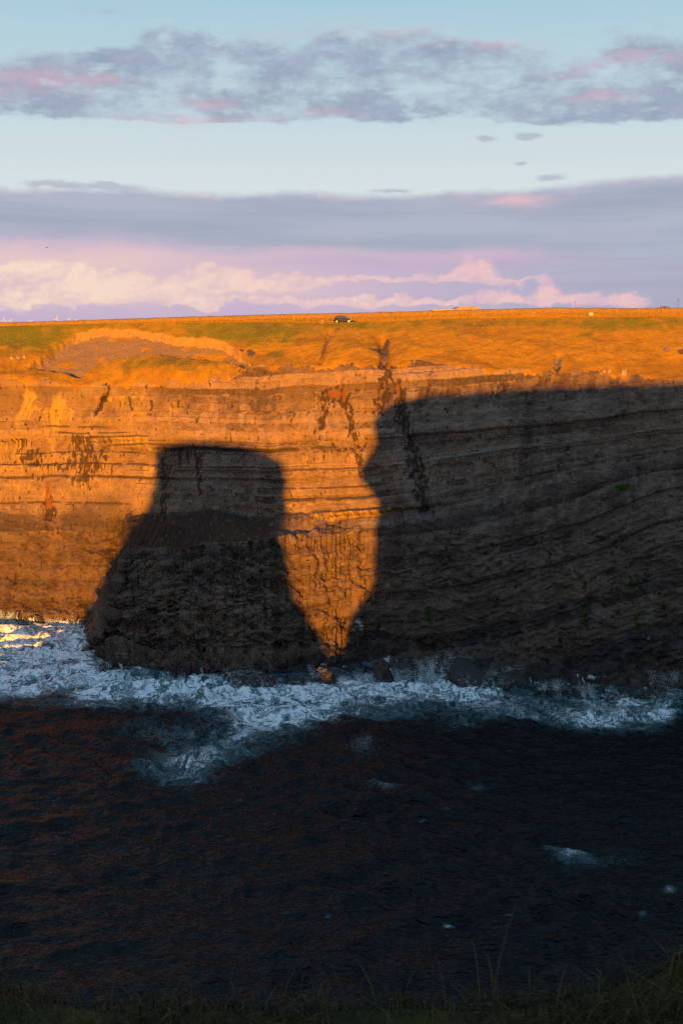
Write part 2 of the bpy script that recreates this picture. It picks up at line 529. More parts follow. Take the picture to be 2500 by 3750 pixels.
sb = [(-900, 15), (0, 14.5), (700, 15), (1250, 20), (1500, 21), (2500, 22), (3500, 22)]
Yr = Ymb + smooth1(curve([(u, 1360) for u, _ in sb], [y for _, y in sb])(Q), 41)
fvr = curve(rimc, [v for _, v in rimc])
vr = smooth1(fvr(Q), 25) + 11 * fbm(Q * 45, Q * 0 + 1.7, 4, 6, .6)
rat_r = np.interp(vr, [1000, 2600], [1000, 2600])
def z_at(v, Y):
    # elevation of a row at q ~ its own column (row direction does not depend on u)
    a, b, c = ray(0, v); return CAMZ + c * (Y / b)
Zr = z_at(vr, Yr)
top = [(-900, 1205), (0, 1196), (300, 1188), (600, 1182), (1000, 1181), (1180, 1188), (1350, 1180), (1600, 1173), (2000, 1166), (2500, 1160), (3500, 1150)]
ds = [(-900, 20), (0, 20), (600, 19), (1180, 18), (2500, 19), (3500, 20)]
Yp = Yr + curve([(u, 1200) for u, _ in ds], [y for _, y in ds])(Q)
Zp = z_at(smooth1(curve(top, [v for _, v in top])(Q), 41), Yp)

# the low promontory in front of the face
pt = [(330, 2010), (450, 2012), (610, 2004), (860, 1962), (940, 1955), (1100, 1950), (1300, 1950)]
fzt = curve(pt, [z_at(v, Y) for (u, v), Y in zip(pt, (184, 184, 184, 186, 187, 187, 187))])
zt = smooth1(fzt(Q), 15)
lat = smooth1(curve([(300, 2200), (334, 2330), (352, 2400), (384, 2345), (420, 2284), (442, 2150), (452, 2060), (474, 2010), (950, 2000), (1250, 2000)], [0, 0, .10, .24, .44, .72, .92, 1, 1, 1])(Q), 5)
zt = 1.2 + (zt - 1.2) * np.where(Q < qof(520, 2000), np.clip(lat, .02, 1), 1)
Ymain = lambda z: Ymb + (Yr - Ymb) * np.clip(z / Zr, -.1, 1)
Yft = np.minimum(Yw + 10.5 * zt / 22, Ymain(zt) - .05)
ctrl = []                                        # (Y, Z) control points from the sea bed up
ctrl.append((np.minimum(Yw, Ymb) - 4, np.full_like(Q, -5.0)))
ctrl.append((np.minimum(Yw, Ymain(0)), np.zeros_like(Q)))
z1 = np.minimum(3.4, zt * .5)
ctrl.append((np.minimum(np.minimum(Yw + 5.6, Ymain(z1) + 3.0), Yft + 2.0), z1))
ctrl.append((Yft, zt))
z3 = zt + 1.6
Y3 = Ymain(z3)
ctrl.append((Y3, z3))
ctrl.append((Yr, Zr))
ctrl.append((Yr + (Yp - Yr) * .30, Zr + (Zp - Zr) * .36))
ctrl.append((Yp, Zp))
rows = [8, 24, 112, 26, 205, 30, 92]
YY, ZZ, SEG = [], [], []
for i, n in enumerate(rows):
    t = np.linspace(0, 1, n, endpoint=(i == len(rows) - 1))[:, None]
    YY.append(ctrl[i][0] * (1 - t) + ctrl[i + 1][0] * t); ZZ.append(ctrl[i][1] * (1 - t) + ctrl[i + 1][1] * t)
    SEG.append(np.full(n, i))
YY = np.concatenate(YY); ZZ = np.concatenate(ZZ); SEG = np.concatenate(SEG)
# round the profile off a little between the segments
for _ in range(3):
    YY[1:-1] = (YY[:-2] + 2 * YY[1:-1] + YY[2:]) / 4; ZZ[1:-1] = (ZZ[:-2] + 2 * ZZ[1:-1] + ZZ[2:]) / 4
XX = Q[None, :] * YY
NR, NC = XX.shape

def normals(X, Y, Z):
    P3 = np.stack([X, Y, Z], -1)
    du = np.gradient(P3, axis=1); dv = np.gradient(P3, axis=0)
    n = np.cross(du, dv); n /= np.linalg.norm(n, axis=-1, keepdims=True) + 1e-9
    return n
N = normals(XX, YY, ZZ)
N[..., 1] = np.where(N[..., 1] > 0, N[..., 1], N[..., 1])
if N[NR // 2, NC // 2, 1] > 0: N = -N
U, V = project(XX, YY, ZZ)

ZN = ZZ + .75 * (YY - 178)
# ---- strata coordinate: beds level on the left, rising to the right
dip = np.interp(U, [-3000, 0, 1000, 1300, 1700, 2150, 2400, 2900, 4000], [0, 0, 1.0, 3.0, 7.0, 14.0, 19.0, 25, 30]) * (1 - .55 * sst(ZZ, 34, 50))
wx = 2.2 * fbm(XX * .03, ZZ * .05, 3, 40); wz = .9 * fbm(XX * .035, ZZ * .09, 3, 44)
S = ZZ - dip + wz
rng = np.random.RandomState(7)
th = np.concatenate([[0], np.cumsum(rng.choice([.22, .35, .5, .8, 1.3, 2.0], 260, p=[.2, .25, .22, .16, .11, .06]) * (0.8 + .5 * rng.rand(260)))]) - 40
bed = np.clip(np.searchsorted(th, S.ravel()) - 1, 0, len(th) - 2).reshape(S.shape)
fr = (S - th[bed]) / (th[bed + 1] - th[bed])
boff = hash1(bed.astype(float), 3.0); btone = hash1(bed.astype(float), 9.0)
blat = fbm(XX * .045 + bed * 3.71, bed * 1.37 + 0 * XX, 3, 60)
spc = 1.2 + 3.6 * hash1(bed.astype(float), 21.0) ** 2
blk = np.floor((XX + wx) / spc + 31.7 * boff)
jf = (XX + wx) / spc + 31.7 * boff - blk; jd = np.minimum(jf, 1 - jf) * spc
joint = np.exp(-(jd / .13) ** 2)
bh = hash1(blk * 1.713 + bed * 7.31, 4.0)
bedded = sst(fbm(XX * .03 + 3, ZZ * .06, 3, 80), -.3, .3) * (1 - .45 * sst(U, 1450, 1700))          # how clearly the beds show
upper = sst(ZZ, 16, 26)
lowmask = 1 - sst(ZZ - dip * .4, 17, 24)

face = 1 - np.clip((SEG[:, None] - 4.5) / .5, 0, 1) * np.ones((1, NC))
face = np.where(SEG[:, None] >= 5, 0.0, 1.0) * np.ones((1, NC))
for _ in range(60): face[1:-1] = (face[:-2] + 2 * face[1:-1] + face[2:]) / 4

big = 1.9 * fbm(XX * .032, ZN * .04, 4, 11) + .8 * fbm(XX * .1, ZZ * .14, 3, 15)
lump = fbm(XX * .16 + 5, ZN * .26, 4, 70)
beds = ((boff - .5) * .55 * (.10 + 1.1 * np.clip(blat + .25, 0, 1)) + (bh - .5) * .5 * sst(blat + .6 * lump, -.25, .25)) * (.15 + .85 * bedded) + .55 * lump
edge_r = -.10 * np.exp(-(fr / .10) ** 2) * bedded                     # recessed bedding planes
crk = ridged(XX * .11 + wx * .22, ZZ * .07 + .5 * fbm(XX * .1, ZZ * .1, 3, 97), 3, 95); crack = -.65 * sst(crk, .80, .97) * sst(fbm(XX * .06, ZZ * .08, 2, 98), -.1, .3)
fine_n = .26 * fbm(XX * .55, ZN * .85, 4, 120, .6)
# lower cliff: massive, folded rock with slanting joints and scallops
fx = XX * .8 + ZZ * .55 + 3.0 * fbm(XX * .05, ZZ * .06, 3, 140); fz = ZZ - .35 * XX
rot = lambda a, sx, sz: ((XX * math.cos(a) + ZN * math.sin(a)) * sx, (-XX * math.sin(a) + ZN * math.cos(a)) * sz)
wq = 1.1 * fbm(XX * .09, ZZ * .12, 3, 145)
ra, rb = rot(.35, .10, .26); rc, rd = rot(-.5, .13, .34); re_, rf = rot(.15, .33, .75)
facets = 1.5 * np.abs(fbm(ra + wq, rb + wq, 3, 150)) - 1.3 * np.abs(fbm(rc - wq, rd + .5 * wq, 3, 154)) + .55 * np.abs(fbm(re_ + wq, rf, 3, 158))
cr2 = ridged(ra * 1.3 + 1.5 * wq, rb * .9, 2, 160); cr3 = ridged(re_ * .7 + wq, rf * .8 - wq, 2, 164)
massive = facets - .7 * sst(cr2, .86, .98) * sst(lump, -.3, .1) - .35 * sst(cr3, .86, .98) * sst(lump, -.1, .3)
lam = .13 * np.sin((ZZ - .25 * XX + 4.5 * fbm(XX * .06, ZZ * .1, 3, 170)) * 5.5) * sst(fbm(XX * .05, ZZ * .07, 2, 171), -.1, .4)
mixl = lowmask
# thicker groups of beds, vertical arretes and corners, a broken foot
th2 = np.concatenate([[0], np.cumsum(1.2 + 4.2 * rng.rand(60) ** 1.5)]) - 40
bd2 = np.clip(np.searchsorted(th2, S.ravel()) - 1, 0, len(th2) - 2).reshape(S.shape)
g2_ = hash1(bd2.astype(float), 51.0); t2_ = hash1(bd2.astype(float), 57.0)
lat2 = fbm(XX * .028 + bd2 * 2.9, bd2 * 1.9 + 0 * XX, 3, 404)
group = (g2_ - .5) * 1.5 * (.35 + np.clip(lat2 + .3, 0, 1))
butt = 2.6 * (np.abs(fbm(XX * .050 + .02 * ZZ, ZZ * .014, 3, 410)) - .22) + 1.3 * (np.abs(fbm(XX * .15 + 3 - .03 * ZZ, ZZ * .035, 3, 414)) - .2) * sst(lump, -.3, .2)
foot = 1 - sst(ZZ, 3, 10)
footD = foot * (3.0 * fbm(XX * .16, ZN * .22, 4, 418, .6) + 1.0 * np.abs(fbm(XX * .4, ZN * .5, 3, 420)))
rightm = sst(U, 1400, 1600)
promm = mixl * sst(U, 340, 420) * (1 - sst(U, 980, 1120))
tq = ZN * .26 + .12 * XX * .26 + 1.3 * fbm(XX * .06, ZN * .07, 4, 426); terr = (tq - np.floor(tq)); terr = np.where(terr < .8, terr / .8, (1 - terr) / .2)
D = 1.15 * big + butt * (1 - .5 * (U < 900) * upper) + ((1.0 - .3 * rightm) * beds + edge_r * (.9 - .5 * rightm) + group * (.80 + .25 * rightm)) * (1 - mixl * (.7 - .45 * sst(U, 1300, 1500))) + crack * (.9 + .1 * mixl) + .85 * fine_n + (massive * (1.1 + .75 * (1 - sst(U, 900, 1100)) * sst(U, 330, 420)) + lam) * mixl + (.28 + .12 * rightm) * facets * (1 - mixl) + footD + 1.7 * (terr - .5) * promm * sst(fbm(XX * .05, ZN * .06, 2, 428), -.3, .2)
D -= .42 * joint * sst(blat + .5 * lump, -.05, .3) * (.3 + .7 * bedded) * (1 - .6 * mixl)
D -= .6 * sst(ridged(XX * .07 + wx * .3, ZN * .10 + .6 * fbm(XX * .08, ZN * .1, 3, 422), 3, 424), .86, .97) * sst(lump, -.35, .05)
# named ledges, in bed coordinates
def ledge(S0, u0, u1, depth, w, soft=60):
    return depth * np.exp(-((S - S0 - .15 * fbm(XX * .3, XX * 0, 2, 200)) / w) ** 2) * sst(U, u0 - soft, u0 + soft) * (1 - sst(U, u1 - soft, u1 + soft))
D += ledge(36.3, 560, 1080, -.95, .28) + ledge(36.9, 560, 1180, .55, .4) + ledge(32.4, 640, 1350, -.45, .2) + ledge(29.9, 560, 1150, -.5, .3)
D += ledge(33.0, -200, 640, -.5, .2) + ledge(30.2, -200, 620, -.5, .22) + ledge(24.7, -300, 480, -.4, .25) + ledge(27.0, 960, 1450, -.5, .25)
D += ledge(23.6, 1000, 1650, .9, .5) + ledge(22.9, 1000, 1650, -.6, .4) + ledge(30.5, 1100, 2600, -.35, .22) + ledge(24.6, 1350, 2700, -.45, .25) + ledge(40.5, -100, 420, -.4, .2, 30)
D += ledge(20.5, 1250, 2600, .5, 1.2) + ledge(18.2, 1350, 2600, -.5, .4)
# gullies and cracks drawn where the photograph has them
wu, wv = U + 26 * fbm(XX * .12, ZZ * .12, 3, 210), V + 18 * fbm(XX * .12, ZZ * .12, 3, 214)
wu2, wv2 = U + 9 * fbm(XX * .5, ZZ * .5, 3, 218), V + 9 * fbm(XX * .5, ZZ * .5, 3, 222)
D -= 1.0 * pline(wu2, wv2, [(397, 1418), (388, 1450), (370, 1475), (352, 1515)], 7)
D -= 1.3 * pline(wu, wv, [(1400, 1250), (1405, 1330), (1440, 1440), (1470, 1560), (1520, 1700), (1548, 1850)], 22)
D -= .5 * pline(wu, wv, [(1050, 1930), (1130, 2000), (1180, 2100), (1210, 2200), (1262, 2290)], 13)
D -= .5 * pline(wu, wv, [(1440, 2100), (1380, 2220), (1290, 2290)], 13)
D -= .5 * pline(wu, wv, [(1000, 2000), (1060, 2120), (1150, 2220), (1250, 2260)], 10)
D -= 1.5 * pline(wu, wv, [(1262, 2270), (1258, 2340), (1240, 2410)], 16)
D -= 1.0 * pline(wu, wv, [(1950, 1500), (1900, 1800)], 14)
D -= .7 * pline(wu, wv, [(100, 1600), (300, 1585), (420, 1640), (560, 1655)], 8)
slopeD = 1.2 * fbm(XX * .07, YY * .07, 4, 230) + .30 * fbm(XX * .35, YY * .45, 3, 240) + .10 * fbm(XX * 1.1, YY * 1.3, 3, 250)
# slump hollow with a scarp on the left of the grass slope
hol = [(95, 1338), (200, 1272), (285, 1222), (370, 1203), (500, 1205), (640, 1231), (780, 1238), (838, 1254), (880, 1290), (930, 1330), (905, 1352), (870, 1338), (760, 1322), (560, 1304), (420, 1312), (330, 1352), (300, 1385), (200, 1360)]
sdh = polysd(wu2, wv2, hol)
slopeD += -2.0 * sst(sdh, -4, 16) + 1.6 * ell(U, V, 620, 1362, 250, 42, -3) + .8 * ell(U, V, 90, 1385, 160, 25)
slopeD += -1.6 * pline(wu, wv, [(1405, 1225), (1400, 1270), (1398, 1340)], 17) - .8 * pline(wu, wv, [(1200, 1230), (1165, 1320)], 10) - .7 * pline(wu, wv, [(2040, 1300), (2045, 1370)], 12)
slopeD -= .9 * ell(wu, wv, 1000, 1280, 90, 40)
topfade = np.ones(NR); topfade[SEG == 6] = np.linspace(1, 0, (SEG == 6).sum()) ** .5
slopeD = slopeD * topfade[:, None]
D = D * face + slopeD * (1 - face)
D *= np.where(SEG == 0, .3, 1.0)[:, None]
CXX, CYY, CZZ = XX + N[..., 0] * D, YY + N[..., 1] * D, ZZ + N[..., 2] * D

# ---- what grows and what stains where (crack, recess and skylit tones are painted in too)
rimv = fvr(U / F * 0 + XX / YY)
jag = 30 * fbm(XX * .16, ZZ * .2, 4, 300) + 18 * fbm(XX * 1.1, ZZ * .8, 3, 304)
fringe = np.maximum(0, 30 * fbm(XX * .10, XX * 0 + 5, 3, 310)) * np.where(U > 1500, 1.9, 1.3)
grass = sst(rimv + jag + fringe - V + 26 * fbm(XX * .6, ZZ * .5, 4, 312, .65), -9, 9)
scree = sst(sdh + 10 * fbm(XX * .8, YY * .9, 3, 320), -2, 10) * (1 - .9 * ell(wu, wv, 770, 1285, 90, 22)) * (1 - .85 * ell(wu, wv, 455, 1222, 50, 10)) * (1 - .8 * ell(wu, wv, 235, 1312, 55, 14))
scree *= 1 - .8 * sst(fbm(XX * .3, YY * .35, 4, 322), .18, .4)
scarp = sst(sdh, -4, 3) * (1 - sst(sdh, 10, 22)) * (V < 1262 + 60 * sst(U, 800, 860)) * sst(U, 230, 300)
bare = np.clip(pline(wu2, wv2, [(1412, 1245), (1402, 1280), (1398, 1345)], 14) * 1.1 + .25 * ell(wu2, wv2, 1400, 1258, 40, 18) + .62 * pline(wu2, wv2, [(1205, 1228), (1170, 1310)], 9)
               + .9 * ell(wu2, wv2, 2040, 1330, 18, 45) + .9 * ell(wu2, wv2, 2438, 1275, 22, 9) + .8 * ell(wu2, wv2, 2490, 1285, 18, 12)
               + .7 * ell(wu2, wv2, 900, 1290, 60, 26) * (fbm(XX * .5, ZZ * .5, 3, 330) > -.05) + .8 * ell(wu2, wv2, 1360, 1280, 60, 16) * .7, 0, 1)
grass = np.clip(grass - sst(bare, .35, .7), 0, 1)
green = np.clip(.95 * ell(U, V, 60, 1235, 280, 60) + .85 * ell(U, V, 880, 1222, 280, 42) + .6 * ell(U, V, 1010, 1285, 30, 16) + .6 * ell(U, V, 600, 1350, 250, 40)
                + .3 * ell(U, V, 1340, 1200, 200, 20) + .40 * ell(U, V, 2300, 1200, 260, 26) + .5 * ell(U, V, 2130, 1228, 40, 12) + .4 * ell(U, V, 1670, 1212, 40, 18)
                + sst(1200 - V, -16, 18) * .38 + .22 * fbm(XX * .12, YY * .15, 4, 340), 0, 1)
# rock colour
sw = 1.6 * fbm(XX * .15, ZZ * .18, 3, 348)
strk = fbm(XX * .42 + sw, ZZ * .075 + .4 * sw, 5, 350, .6)                       # run-off streaks down the face
strk2 = fbm(XX * 1.5 + sw, ZZ * .22, 4, 356, .6)
pat2 = fbm(XX * .16, ZZ * .22, 4, 358)
stain_shade = np.zeros_like(XX)
pat = fbm(XX * .7, ZZ * .55, 4, 360)
patf = fbm(XX * 1.5 + sw, ZN * .55, 5, 364, .66)
def st(mask, k=1.0, thr=-.12, wd=.3): 
    global stain_shade
    stain_shade = np.maximum(stain_shade, k * .92 * sst(1.0 * np.sqrt(np.clip(mask, 0, 1)) + 1.7 * patf + .4 * pat + .5 * strk2 - .72 - .5 * thr, 0, .42))
st(np.clip(pline(wu2, wv2, [(1195, 1450), (1192, 1530), (1180, 1590)], 22) + pline(wu2, wv2, [(1240, 1440), (1285, 1510), (1310, 1640), (1320, 1690)], 20) + .8 * ell(wu2, wv2, 1230, 1450, 50, 25), 0, 1), 1, -.2)
st(pline(wu2, wv2, [(1420, 1330), (1405, 1420), (1385, 1500)], 26), .95, -.25)
st(pline(wu2, wv2, [(1455, 1430), (1480, 1560), (1520, 1700), (1555, 1860)], 26), 1, -.4)
st(np.clip(ell(wu2, wv2, 85, 1672, 70, 28) + ell(wu2, wv2, 120, 1690, 18, 60), 0, 1), .9)
st(np.clip(ell(wu2, wv2, 295, 1680, 60, 70) + pline(wu2, wv2, [(285, 1610), (320, 1690), (300, 1760)], 20) + .7 * ell(wu2, wv2, 370, 1670, 18, 30), 0, 1), .95, -.2)
st(pline(wu2, wv2, [(175, 1840), (185, 1890)], 22), .9, -.5)
st(np.clip(pline(wu2, wv2, [(590, 1670), (600, 1760), (608, 1960)], 14) + pline(wu2, wv2, [(722, 1670), (735, 1800)], 12), 0, 1), .85, -.4)
st(ell(wu2, wv2, 1830, 1420, 40, 40), .9); st(ell(wu2, wv2, 2010, 1395, 18, 22), .8); st(ell(wu2, wv2, 1570, 1430, 12, 40), .8)
st(pline(wu2, wv2, [(480, 1455), (482, 1505)], 5), .7, -.6); st(pline(wu2, wv2, [(553, 1470), (556, 1520)], 5), .7, -.6); st(ell(wu2, wv2, 650, 1490, 60, 8), .5)
st(pline(wu2, wv2, [(397, 1418), (388, 1450), (370, 1475), (352, 1515)], 7), .9, -.9)  # shade painted into the narrow crack
def drip(S0, u0, u1, length, seed, freq=.9, soft=30):
    L = np.clip(fbm(XX * freq + sw * .5, XX * 0 + seed, 4, 430 + seed, .65) + .12, 0, 1) * 2.0 * length * (.6 + .8 * np.clip(fbm(XX * .12, XX * 0, 2, 440 + seed) + .4, 0, 1))
    dd = S0 + .2 * fbm(XX * .4, XX * 0 + seed, 3, 450 + seed) - S
    return sst(L - dd, 0, .9) * sst(dd, -.05, .15) * sst(U, u0 - soft, u0 + soft) * (1 - sst(U, u1 - soft, u1 + soft)) * np.clip(1.15 - .5 * dd / (L + .1), 0, 1)
dk = np.clip(drip(38.2, 20, 150, 5, 1, 1.3) + drip(39.0, 230, 420, 8, 2, 1.1) + drip(33.0, 90, 420, 4.5, 3, 1.2) + drip(30.2, 100, 330, 4, 4) + drip(36.2, 580, 760, 7, 5, 1.0) + drip(33.0, 560, 640, 10, 6, 1.4) + drip(46.5, 440, 700, 3, 7, 1.2) + drip(50, 1560, 1620, 4, 8) + drip(30.3, 1500, 2300, 3, 9, .8)
             + drip(24.6, 1500, 2500, 5, 10, .7) + drip(20.0, 1350, 2500, 6, 11, .7) + drip(36, 1150, 1330, 5, 12, 1.2), 0, 1)
dk *= 1 - .62 * sst(U, 1330, 1480)
stain_shade = np.maximum(stain_shade, .8 * dk * sst(pat2 + .5 * patf, -.35, .1))
# thin dark shaly partings and painted shade of recessed bedding, broken along their length
sel = hash1(bed.astype(float), 33.0)
part = np.exp(-((S - th[bed]) / .13) ** 2) * (sel > .76) * sst(fbm(XX * .09 + bed * 5.3, bed * 2.1 + 0 * XX, 3, 366) + .25 * patf, .02, .2)
def named(S0, u0, u1, w=.16, soft=40):
    return np.exp(-((S - S0 - .12 * fbm(XX * .3, XX * 0, 2, 200)) / w) ** 2) * sst(U, u0 - soft, u0 + soft) * (1 - sst(U, u1 - soft, u1 + soft)) * sst(fbm(XX * .35, XX * 0 + S0, 3, 368), -.45, -.1) * np.where(U > 1420, sst(fbm(XX * .05 + S0 * 3, XX * 0, 3, 369), -.12, .2) * .5, 1)
shale_shade = np.clip(.6 * sst(.22 - t2_, 0, .03) * sst(lat2 + .6 * patf, -.05, .25) * sst(U, 1330, 1450) + part + named(36.3, 560, 1240, .3) + named(37.0, 380, 700) + named(39.4, 200, 480) + named(40.6, 150, 400) + named(38.6, 300, 560) + named(33.0, -200, 640, .2) + named(30.2, -200, 640, .25) + named(31.9, 640, 1400, .16) + named(28.6, 950, 1420, .2) + named(26.6, 960, 1450, .3)
                + named(24.2, 1000, 1800, .25) + named(35.5, 0, 520, .15) + named(24.7, -300, 480, .2) + named(30.5, 1400, 2700, .2) + named(24.8, 1500, 2700, .25) + named(20.0, 1300, 2700, .25) + named(38.5, 1500, 2600, .15), 0, 1) * face * (1 - .7 * lowmask * (U < 1300))
crack_shade = np.clip(-(crack) * 1.1, 0, .6)  # shade of the cracks, painted in along with the stains
stain_shade = np.maximum(stain_shade, crack_shade * .5 * (.5 + lowmask * .5))
rust = np.clip(1.1 * ell(wu2, wv2, 1222, 1442, 26, 16) + ell(wu2, wv2, 1262, 1450, 8, 24) + ell(wu2, wv2, 1448, 1425, 7, 26) + .8 * ell(wu2, wv2, 1365, 1500, 8, 12) + pline(wu2, wv2, [(178, 1768), (180, 1850)], 12) * .9 * sst(strk2, -.35, .05)
               + .5 * sst(strk2, .3, .55) * ell(U, V, 560, 1720, 40, 30) + .9 * ell(wu2, wv2, 1405, 1405, 5, 14) + .7 * ell(wu2, wv2, 1490, 1400, 8, 14), 0, 1)
gold = np.clip(drip(44.5, 60, 420, 7, 21, .6) + drip(38.4, -100, 560, 5, 22, .7) + drip(33.0, -100, 560, 4, 23, .8) + drip(30.2, -100, 330, 6, 24, .6) + drip(47.5, 380, 620, 6, 25, .5) + .7 * drip(36.2, 1060, 1130, 6, 26, .9) + .6 * drip(29.9, 380, 520, 7, 27, .6) + .5 * drip(20.8, 1090, 1330, 3.5, 28, .7)
               + .8 * drip(36.3, 500, 590, 5, 29, .9), 0, 1)
gold *= sst(pat2 + .6 * patf, -.22, .22)
lich = np.clip(.9 * gold + .35 * sst(strk + .5 * pat2, .0, .5) * sst(ZZ, 22, 27) * (1 - .75 * sst(U, 700, 900))
               + ell(wu2, wv2, 215, 1500, 26, 60) * .8 + ledge(23.4, 1130, 1480, 1.0, .55, 40) * sst(strk2, -.2, .2) + .55 * pline(wu2, wv2, [(1118, 2040), (1122, 2095)], 14) * sst(strk2 + .4 * patf, -.1, .35)
               + .5 * ell(wu2, wv2, 1190, 2060, 26, 24) * sst(strk2 + .4 * patf, -.1, .35) + .5 * pline(wu2, wv2, [(1215, 2080), (1232, 2130), (1262, 2190)], 10) * sst(patf, -.2, .3) + .7 * ell(wu2, wv2, 120, 1480, 120, 60) * sst(strk, -.1, .3)
               + .9 * ell(wu2, wv2, 1110, 1700, 24, 40) * sst(strk2, -.2, .3) + ledge(25.6, 1040, 1300, .8, .25, 20) * sst(pat, -.1, .3), 0, 1) * face
moss = np.clip(pline(wu2, wv2, [(2310, 2130), (2312, 2230)], 11) + pline(wu2, wv2, [(2140, 2130), (2145, 2300)], 9) + pline(wu2, wv2, [(1562, 2230), (1580, 2280)], 12) + .8 * ell(wu2, wv2, 2280, 1790, 45, 18)
               + pline(wu2, wv2, [(2330, 2260), (2335, 2360)], 10) + .9 * ell(wu2, wv2, 1278, 2280, 16, 26) + .6 * ell(wu2, wv2, 596, 1990, 12, 20) + .6 * ell(wu2, wv2, 810, 1955, 30, 8), 0, 1) * sst(pat + .2, -.2, .3)
white = np.clip(ell(wu2, wv2, 1305, 2290, 14, 26) * sst(pat, -.2, .1) + .8 * ell(wu2, wv2, 1405, 2302, 14, 7) + .8 * ell(wu2, wv2, 2010, 2250, 12, 14) * sst(strk2, -.1, .2) + .7 * ell(wu2, wv2, 2205, 2255, 5, 9)
                + .7 * ell(wu2, wv2, 2125, 2350, 4, 9) + .7 * ell(wu2, wv2, 2372, 2340, 4, 9) + .5 * ell(wu2, wv2, 930, 2050, 40, 10) * sst(pat, 0, .2) + .7 * ell(wu2, wv2, 1430, 2150, 6, 20) * sst(strk2, 0, .2)
                + .8 * ell(wu2, wv2, 780, 1398, 60, 5) * sst(strk2, 0, .2) * .8, 0, 1)
wet = np.clip(1 - sst(ZZ + 3.5 * fbm(XX * .08, ZZ * .1, 3, 370) - 1.5 * (U < 330), 5, 15), 0, 1)
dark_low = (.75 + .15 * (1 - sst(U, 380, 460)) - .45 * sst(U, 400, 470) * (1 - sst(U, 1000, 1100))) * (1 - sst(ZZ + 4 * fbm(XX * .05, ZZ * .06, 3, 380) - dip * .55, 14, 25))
pale = np.clip(.75 * sst(t2_, .66, .70) * sst(lat2 + .5 * patf + .3 * pat2, -.15, .2) * sst(U, 1330, 1450) * (1 - .5 * lowmask) + (.9 * ledge(21.2, 1300, 1600, 1, 1.1, 70) + .8 * ledge(17.5, 1560, 1900, 1, 1.3, 90)) * sst(patf + .5 * strk, -.25, .15) + .45 * sst(strk + .4 * patf, .12, .4) * sst(U, 1350, 1500) + .4 * sst(bh, .75, .8) * sst(blat, -.1, .3) + .5 * ell(wu, wv, 1500, 1690, 45, 90) + .75 * ell(wu, wv, 820, 2150, 240, 120) * sst(patf + pat2, -.1, .25) + .6 * ell(wu, wv, 760, 1750, 160, 60) * sst(patf, -.2, .2), 0, 1)  # pale beds; the patch on the promontory paints in skylight
ledgem = np.where(SEG == 3, 1.0, 0.0)[:, None] * (sst(U, 380, 460) * (1 - sst(U, 950, 1100)))
for _ in range(4): ledgem[1:-1] = (ledgem[:-2] + 2 * ledgem[1:-1] + ledgem[2:]) / 4
stain_shade = np.maximum(stain_shade, .85 * ledgem * sst(patf + .35, -.1, .3)); moss = np.maximum(moss, .35 * ledgem * sst(pat, 0, .3))
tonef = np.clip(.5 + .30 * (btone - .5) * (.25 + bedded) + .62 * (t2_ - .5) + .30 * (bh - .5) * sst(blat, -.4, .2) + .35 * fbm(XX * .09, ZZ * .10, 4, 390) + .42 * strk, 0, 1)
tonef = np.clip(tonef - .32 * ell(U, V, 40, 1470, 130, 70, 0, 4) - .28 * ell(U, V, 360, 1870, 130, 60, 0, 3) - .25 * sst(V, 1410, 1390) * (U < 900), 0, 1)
foamr = np.zeros_like(XX)
vein = ridged(XX * .55 + .5 * fbm(XX * .8, ZZ * .8, 2, 395), ZZ * .30, 3, 400)
foamr = np.clip((1 - sst(ZZ + 2.0 * fbm(XX * .15, ZZ * .1, 2, 402), -.2, 1.5 + 1.2 * np.exp(-((U - 1500) / 130.0) ** 2))), 0, 1) * sst(vein, .60, .92)

def mask_attrs(d): return {k: np.clip(v, 0, 1) for k, v in d.items()}

# ---- material of cliff and slope
def rock_colour(nt, p, tone_, dark, stain_shade_, rust_, lich_, moss_, white_, wet_, pale_, shale_shade_, gold_):
    n1 = noise(nt, vmul(nt, p, (1.0, 1.0, 2.6)), .9, 6, .62)
    n2 = noise(nt, vmul(nt, p, (1.0, 1.0, 4.5)), 3.2, 5, .65)
    n3 = noise(nt, vmul(nt, p, (2.2, 1.0, .22)), 1.1, 5, .6)
    t = (tone_ * .62 + n1 * .62 + n2 * .26 - .27).clamp()
    c = mix(nt, t.lstep(.30, .70), ROCK_D, ROCK_L)
    c = mix(nt, gold_ * .55, c, (.37, .225, .075))
    c = mix(nt, (n3.lstep(.42, .66)) * .45, c, ROCK_M)
    c = mix(nt, pale_ * .75, c, ROCK_P)
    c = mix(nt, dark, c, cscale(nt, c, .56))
    c = mix(nt, (lich_ * (n2 + n3) * 1.1).sstep(.15, .85) * .9, c, LICHEN)
    c = mix(nt, (stain_shade_ * 1.1 + (n2 - .5) * 1.3 * stain_shade_.sstep(.02, .3)).sstep(.15, .85) * .85, c, STAIN_SHADE)
    c = mix(nt, (shale_shade_ * 1.1 + (n2 - .5) * .8 * shale_shade_.sstep(.02, .3)).sstep(.2, .7) * .85, c, SHALE_SHADE)
    c = mix(nt, (rust_ * (n2 * 1.3 + .4)).sstep(.2, .7), c, RUST)
    c = mix(nt, (moss_ * (n2 * 1.6 + .2)).sstep(.2, .7), c, (.045, .06, .012))
    c = mix(nt, wet_ * .8, c, cmul(nt, c, (.66, .65, .68)))
    c = mix(nt, (white_ * (n2 * 1.8)).sstep(.3, .7), c, (.55, .55, .52))
    return c, n1, n2

ROCK_L = (.305, .196, .132); ROCK_M = (.18, .114, .080); ROCK_D = (.084, .058, .050); ROCK_P = (.27, .215, .19)
LICHEN = (.42, .255, .045); SHALE_SHADE = (.062, .048, .048); STAIN_SHADE = (.040, .024, .016); RUST = (.20, .080, .030)
G_DRY = (.46, .235, .020); G_MID = (.30, .155, .012); G_GREEN = (.095, .135, .010)

